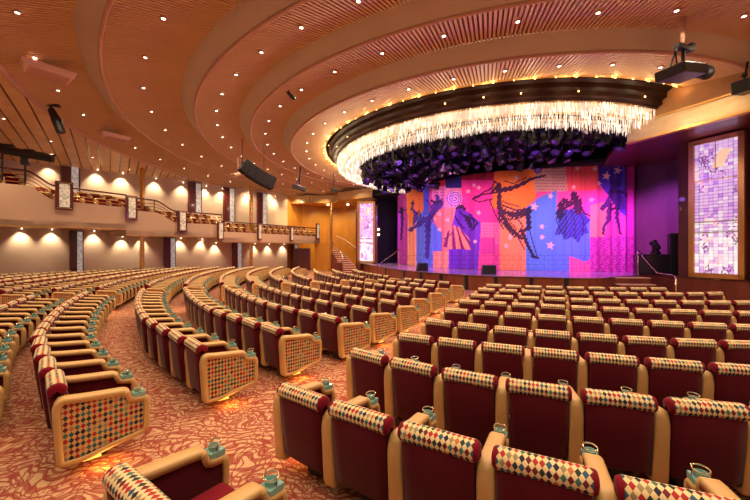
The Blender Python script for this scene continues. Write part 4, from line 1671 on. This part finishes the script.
# right block: each row an arc (centre x, y, radius, start angle, pitch, count), the row nearest the camera first
RB = [(5.73, 11.24, 11.80, -126.6, .61, 4), (5.73, 11.24, 10.58, -127.8, .575, 9), (3.80, 8.39, 6.02, -132.17, .562, 8),
      (7.36, 17.26, 14.43, -119.16, .54, 11), (5.32, 11.84, 7.65, -125.93, .533, 11), (8.61, 20.27, 15.41, -118.16, .535, 12),
      (8.63, 20.86, 14.69, -117.31, .545, 12), (7.83, 20.19, 12.59, -115.47, .558, 12), (7.45, 18.35, 9.29, -118.46, .585, 11),
      (8.20, 20.55, 10.24, -116.42, .58, 9)]
for ri, (ux, uy, R, ang, pitch, cnt_) in enumerate(RB):
    a = math.radians(ang) + .215 / R
    row = []
    for n in range(1, cnt_ + 1):
        x, y = ux + R * math.cos(a), uy + R * math.sin(a)
        q = proj((x, y, ZT))
        if y < .25 or q[0] > 1150:
            break
        row.append(dict(p=(x, y), f=math.atan2(uy - y, ux - x), block='R', row=10 - ri, n=n, L=(n == 1), Rr=False, sx=pitch / PITCH))
        a += pitch / R
    if ri in (8, 9):
        row[-1]['Rr'] = True
    seats += row

# curved blocks
CLx, CLy = 19.35, 24.54
RAD = {1: 31.06, 2: 29.8, 3: 28.72, 4: 27.62, 5: 26.62, 6: 25.6, 7: 24.5, 8: 23.28, 9: 22.2, 10: 21.05}
for k in range(0, -9, -1):
    RAD[k] = 30.97 + 1.09 * (1 - k)
NEAR = {0: 47.5, 1: 45.3, 2: 46.1, 3: 46.4, 4: 46.6, 5: 47.3, 6: 47.9, 7: 49.3, 8: 50.5, 9: 52.3, 10: 53.3}
for k in range(10, -9, -1):
    R = RAD[k]
    if k >= 0:
        th, n = NEAR[k], 0
        d = math.degrees(.60 / R)
        th += d / 2
        row = []
        while th + d / 2 < 61.3:
            R1 = R - .22 * max(0.0, 1 - (th - NEAR[k]) / 5.0)
            x, y = CLx - R1 * math.sin(math.radians(th)), CLy - R1 * math.cos(math.radians(th))
            n += 1
            face = math.atan2(CLy - y, CLx - x)
            row.append(dict(p=(x, y), f=face, block='C', row=11 - k, n=n, L=False, Rr=(n == 1), sx=.60 / PITCH))
            th += d
        row[-1]['L'] = True
        seats += row
    th, n = 63.6, 0
    d = math.degrees(PITCH / R)
    row = []
    while th < 88:
        x, y = CLx - R * math.sin(math.radians(th)), CLy - R * math.cos(math.radians(th))
        dw = (x - WL(0)[0]) * .806 - (y - WL(0)[1]) * .592
        if dw < 1.5 or (k >= 8 and th > 80) or (k < 8 and y > 23.5):
            break
        n += 1
        q = proj((x, y, ZT))
        if q[0] > -14:
            row.append(dict(p=(x, y), f=math.atan2(CLy - y, CLx - x), block='S', row=11 - k, n=n, L=False, Rr=(n == 1)))
        th += d
    seats += row

BN = {'R': 'right block facing the stage', 'C': 'curved middle block', 'S': 'side block by the wall'}
for s in seats:
    f = Vector((math.cos(s['f']), math.sin(s['f'])))
    s['o'] = Vector((s['p'][0], s['p'][1], FLOOR)) + Vector((f.x, f.y, 0)) * .285
    s['rz'] = s['f'] - PI / 2
    q = proj((s['p'][0], s['p'][1], .9))
    s['vis'] = -110 < q[0] < (1160 if s['block'] == 'R' and s['row'] >= 4 else 850) and q[1] < 760
    s['d'] = math.hypot(*s['p'])
seats.sort(key=lambda s: s['d'])
ind = [s for s in seats if s['vis']][:300]
ids = set(id(s) for s in ind)
rest = [s for s in seats if id(s) not in ids and s['vis']]
for s in ind:
    key = (s['L'], s['Rr'])
    if key not in protos:
        protos[key] = chair(True, *key)
        o = protos[key]
    else:
        o = copy_tree(protos[key])
    o.location = s['o']
    o.rotation_euler = (0, 0, s['rz'])
    o.scale = (s.get('sx', 1), 1, 1)
    blk = {'R': 'right block', 'C': 'curved middle block', 'S': 'side block'}[s['block']]
    tag(o, 'burgundy armchair, %s from the aisle in the %s row from the stage, %s' % (ORD[s['n']], ORD[s['row']], blk), 'armchair',
        'armchairs in the ' + BN[s['block']])

# the remaining far seats and the ones on the balcony: one mass
def lite():
    b = MB()
    b.box((0, -.21, .44), (.43, .13, .52), mi=0)
    b.tube([(-.2, -.268, ZR), (.2, -.268, ZR)], .062, 8, mi=1)
    b.box((0, .06, .315), (.43, .5, .17), mi=0)
    b.box((0, 0, .12), (.22, .2, .24), mi=0)
    n = len(ARM)
    b0 = len(b.v)
    for x in (-PITCH / 2 - .05, -PITCH / 2 + .05):
        b.v += [(x, p[0], p[1]) for p in ARM]
    b.f.append(tuple(b0 + i for i in range(n)))
    b.f.append(tuple(b0 + n + i for i in range(n))[::-1])
    b.m += [2, 2]
    for i in range(n):
        j = (i + 1) % n
        b.f.append((b0 + i, b0 + j, b0 + n + j, b0 + n + i))
        b.m.append(2)
    return b


LT = lite()
far = MB()
for s in rest:
    far.add(LT, Matrix.Translation(s['o']) @ Matrix.Rotation(s['rz'], 4, 'Z'))
brz = math.atan2(-.592, .806) - PI / 2
for (i0, i1, t0, t1, bt) in SEC:
    zf = EYE + min(t0, t1) - .62
    L = (i1 - i0) * 5.06
    for rr_, (off, dz) in enumerate(((.8, 0.05), (1.8, .45))):
        nseat = max(1, round(L / .64))
        for k in range(nseat):
            i = i0 + (k + .5) * (i1 - i0) / nseat
            x, y = FL(i)
            x -= off * .806
            y += off * .592
            far.add(LT, Matrix.Translation((x, y, max(zf + dz + .30, EYE + bt + .3))) @ Matrix.Rotation(brz, 4, 'Z'))
    b = MB()
    f0, f1 = FL(i0), FL(i1)
    q = [(f0[0] - .12, f0[1] + .09), (f1[0] - .12, f1[1] + .09), WL(i1), WL(i0)]
    b.prism(q, EYE + bt + .28, max(zf, EYE + bt + .3))
    tag(b.build('balcony_tier', M['carpet']), kind='structure')
o = far.build('distant_armchairs', [M['velvet2'], M['harl'], M['leather']], recalc=True)
tag(o, 'mass of burgundy armchairs far back by the side wall and along the balcony', 'armchairs', 'distant armchairs', 'stuff')
print('SEATS', len(ind), len(rest), 'rig', cnt)
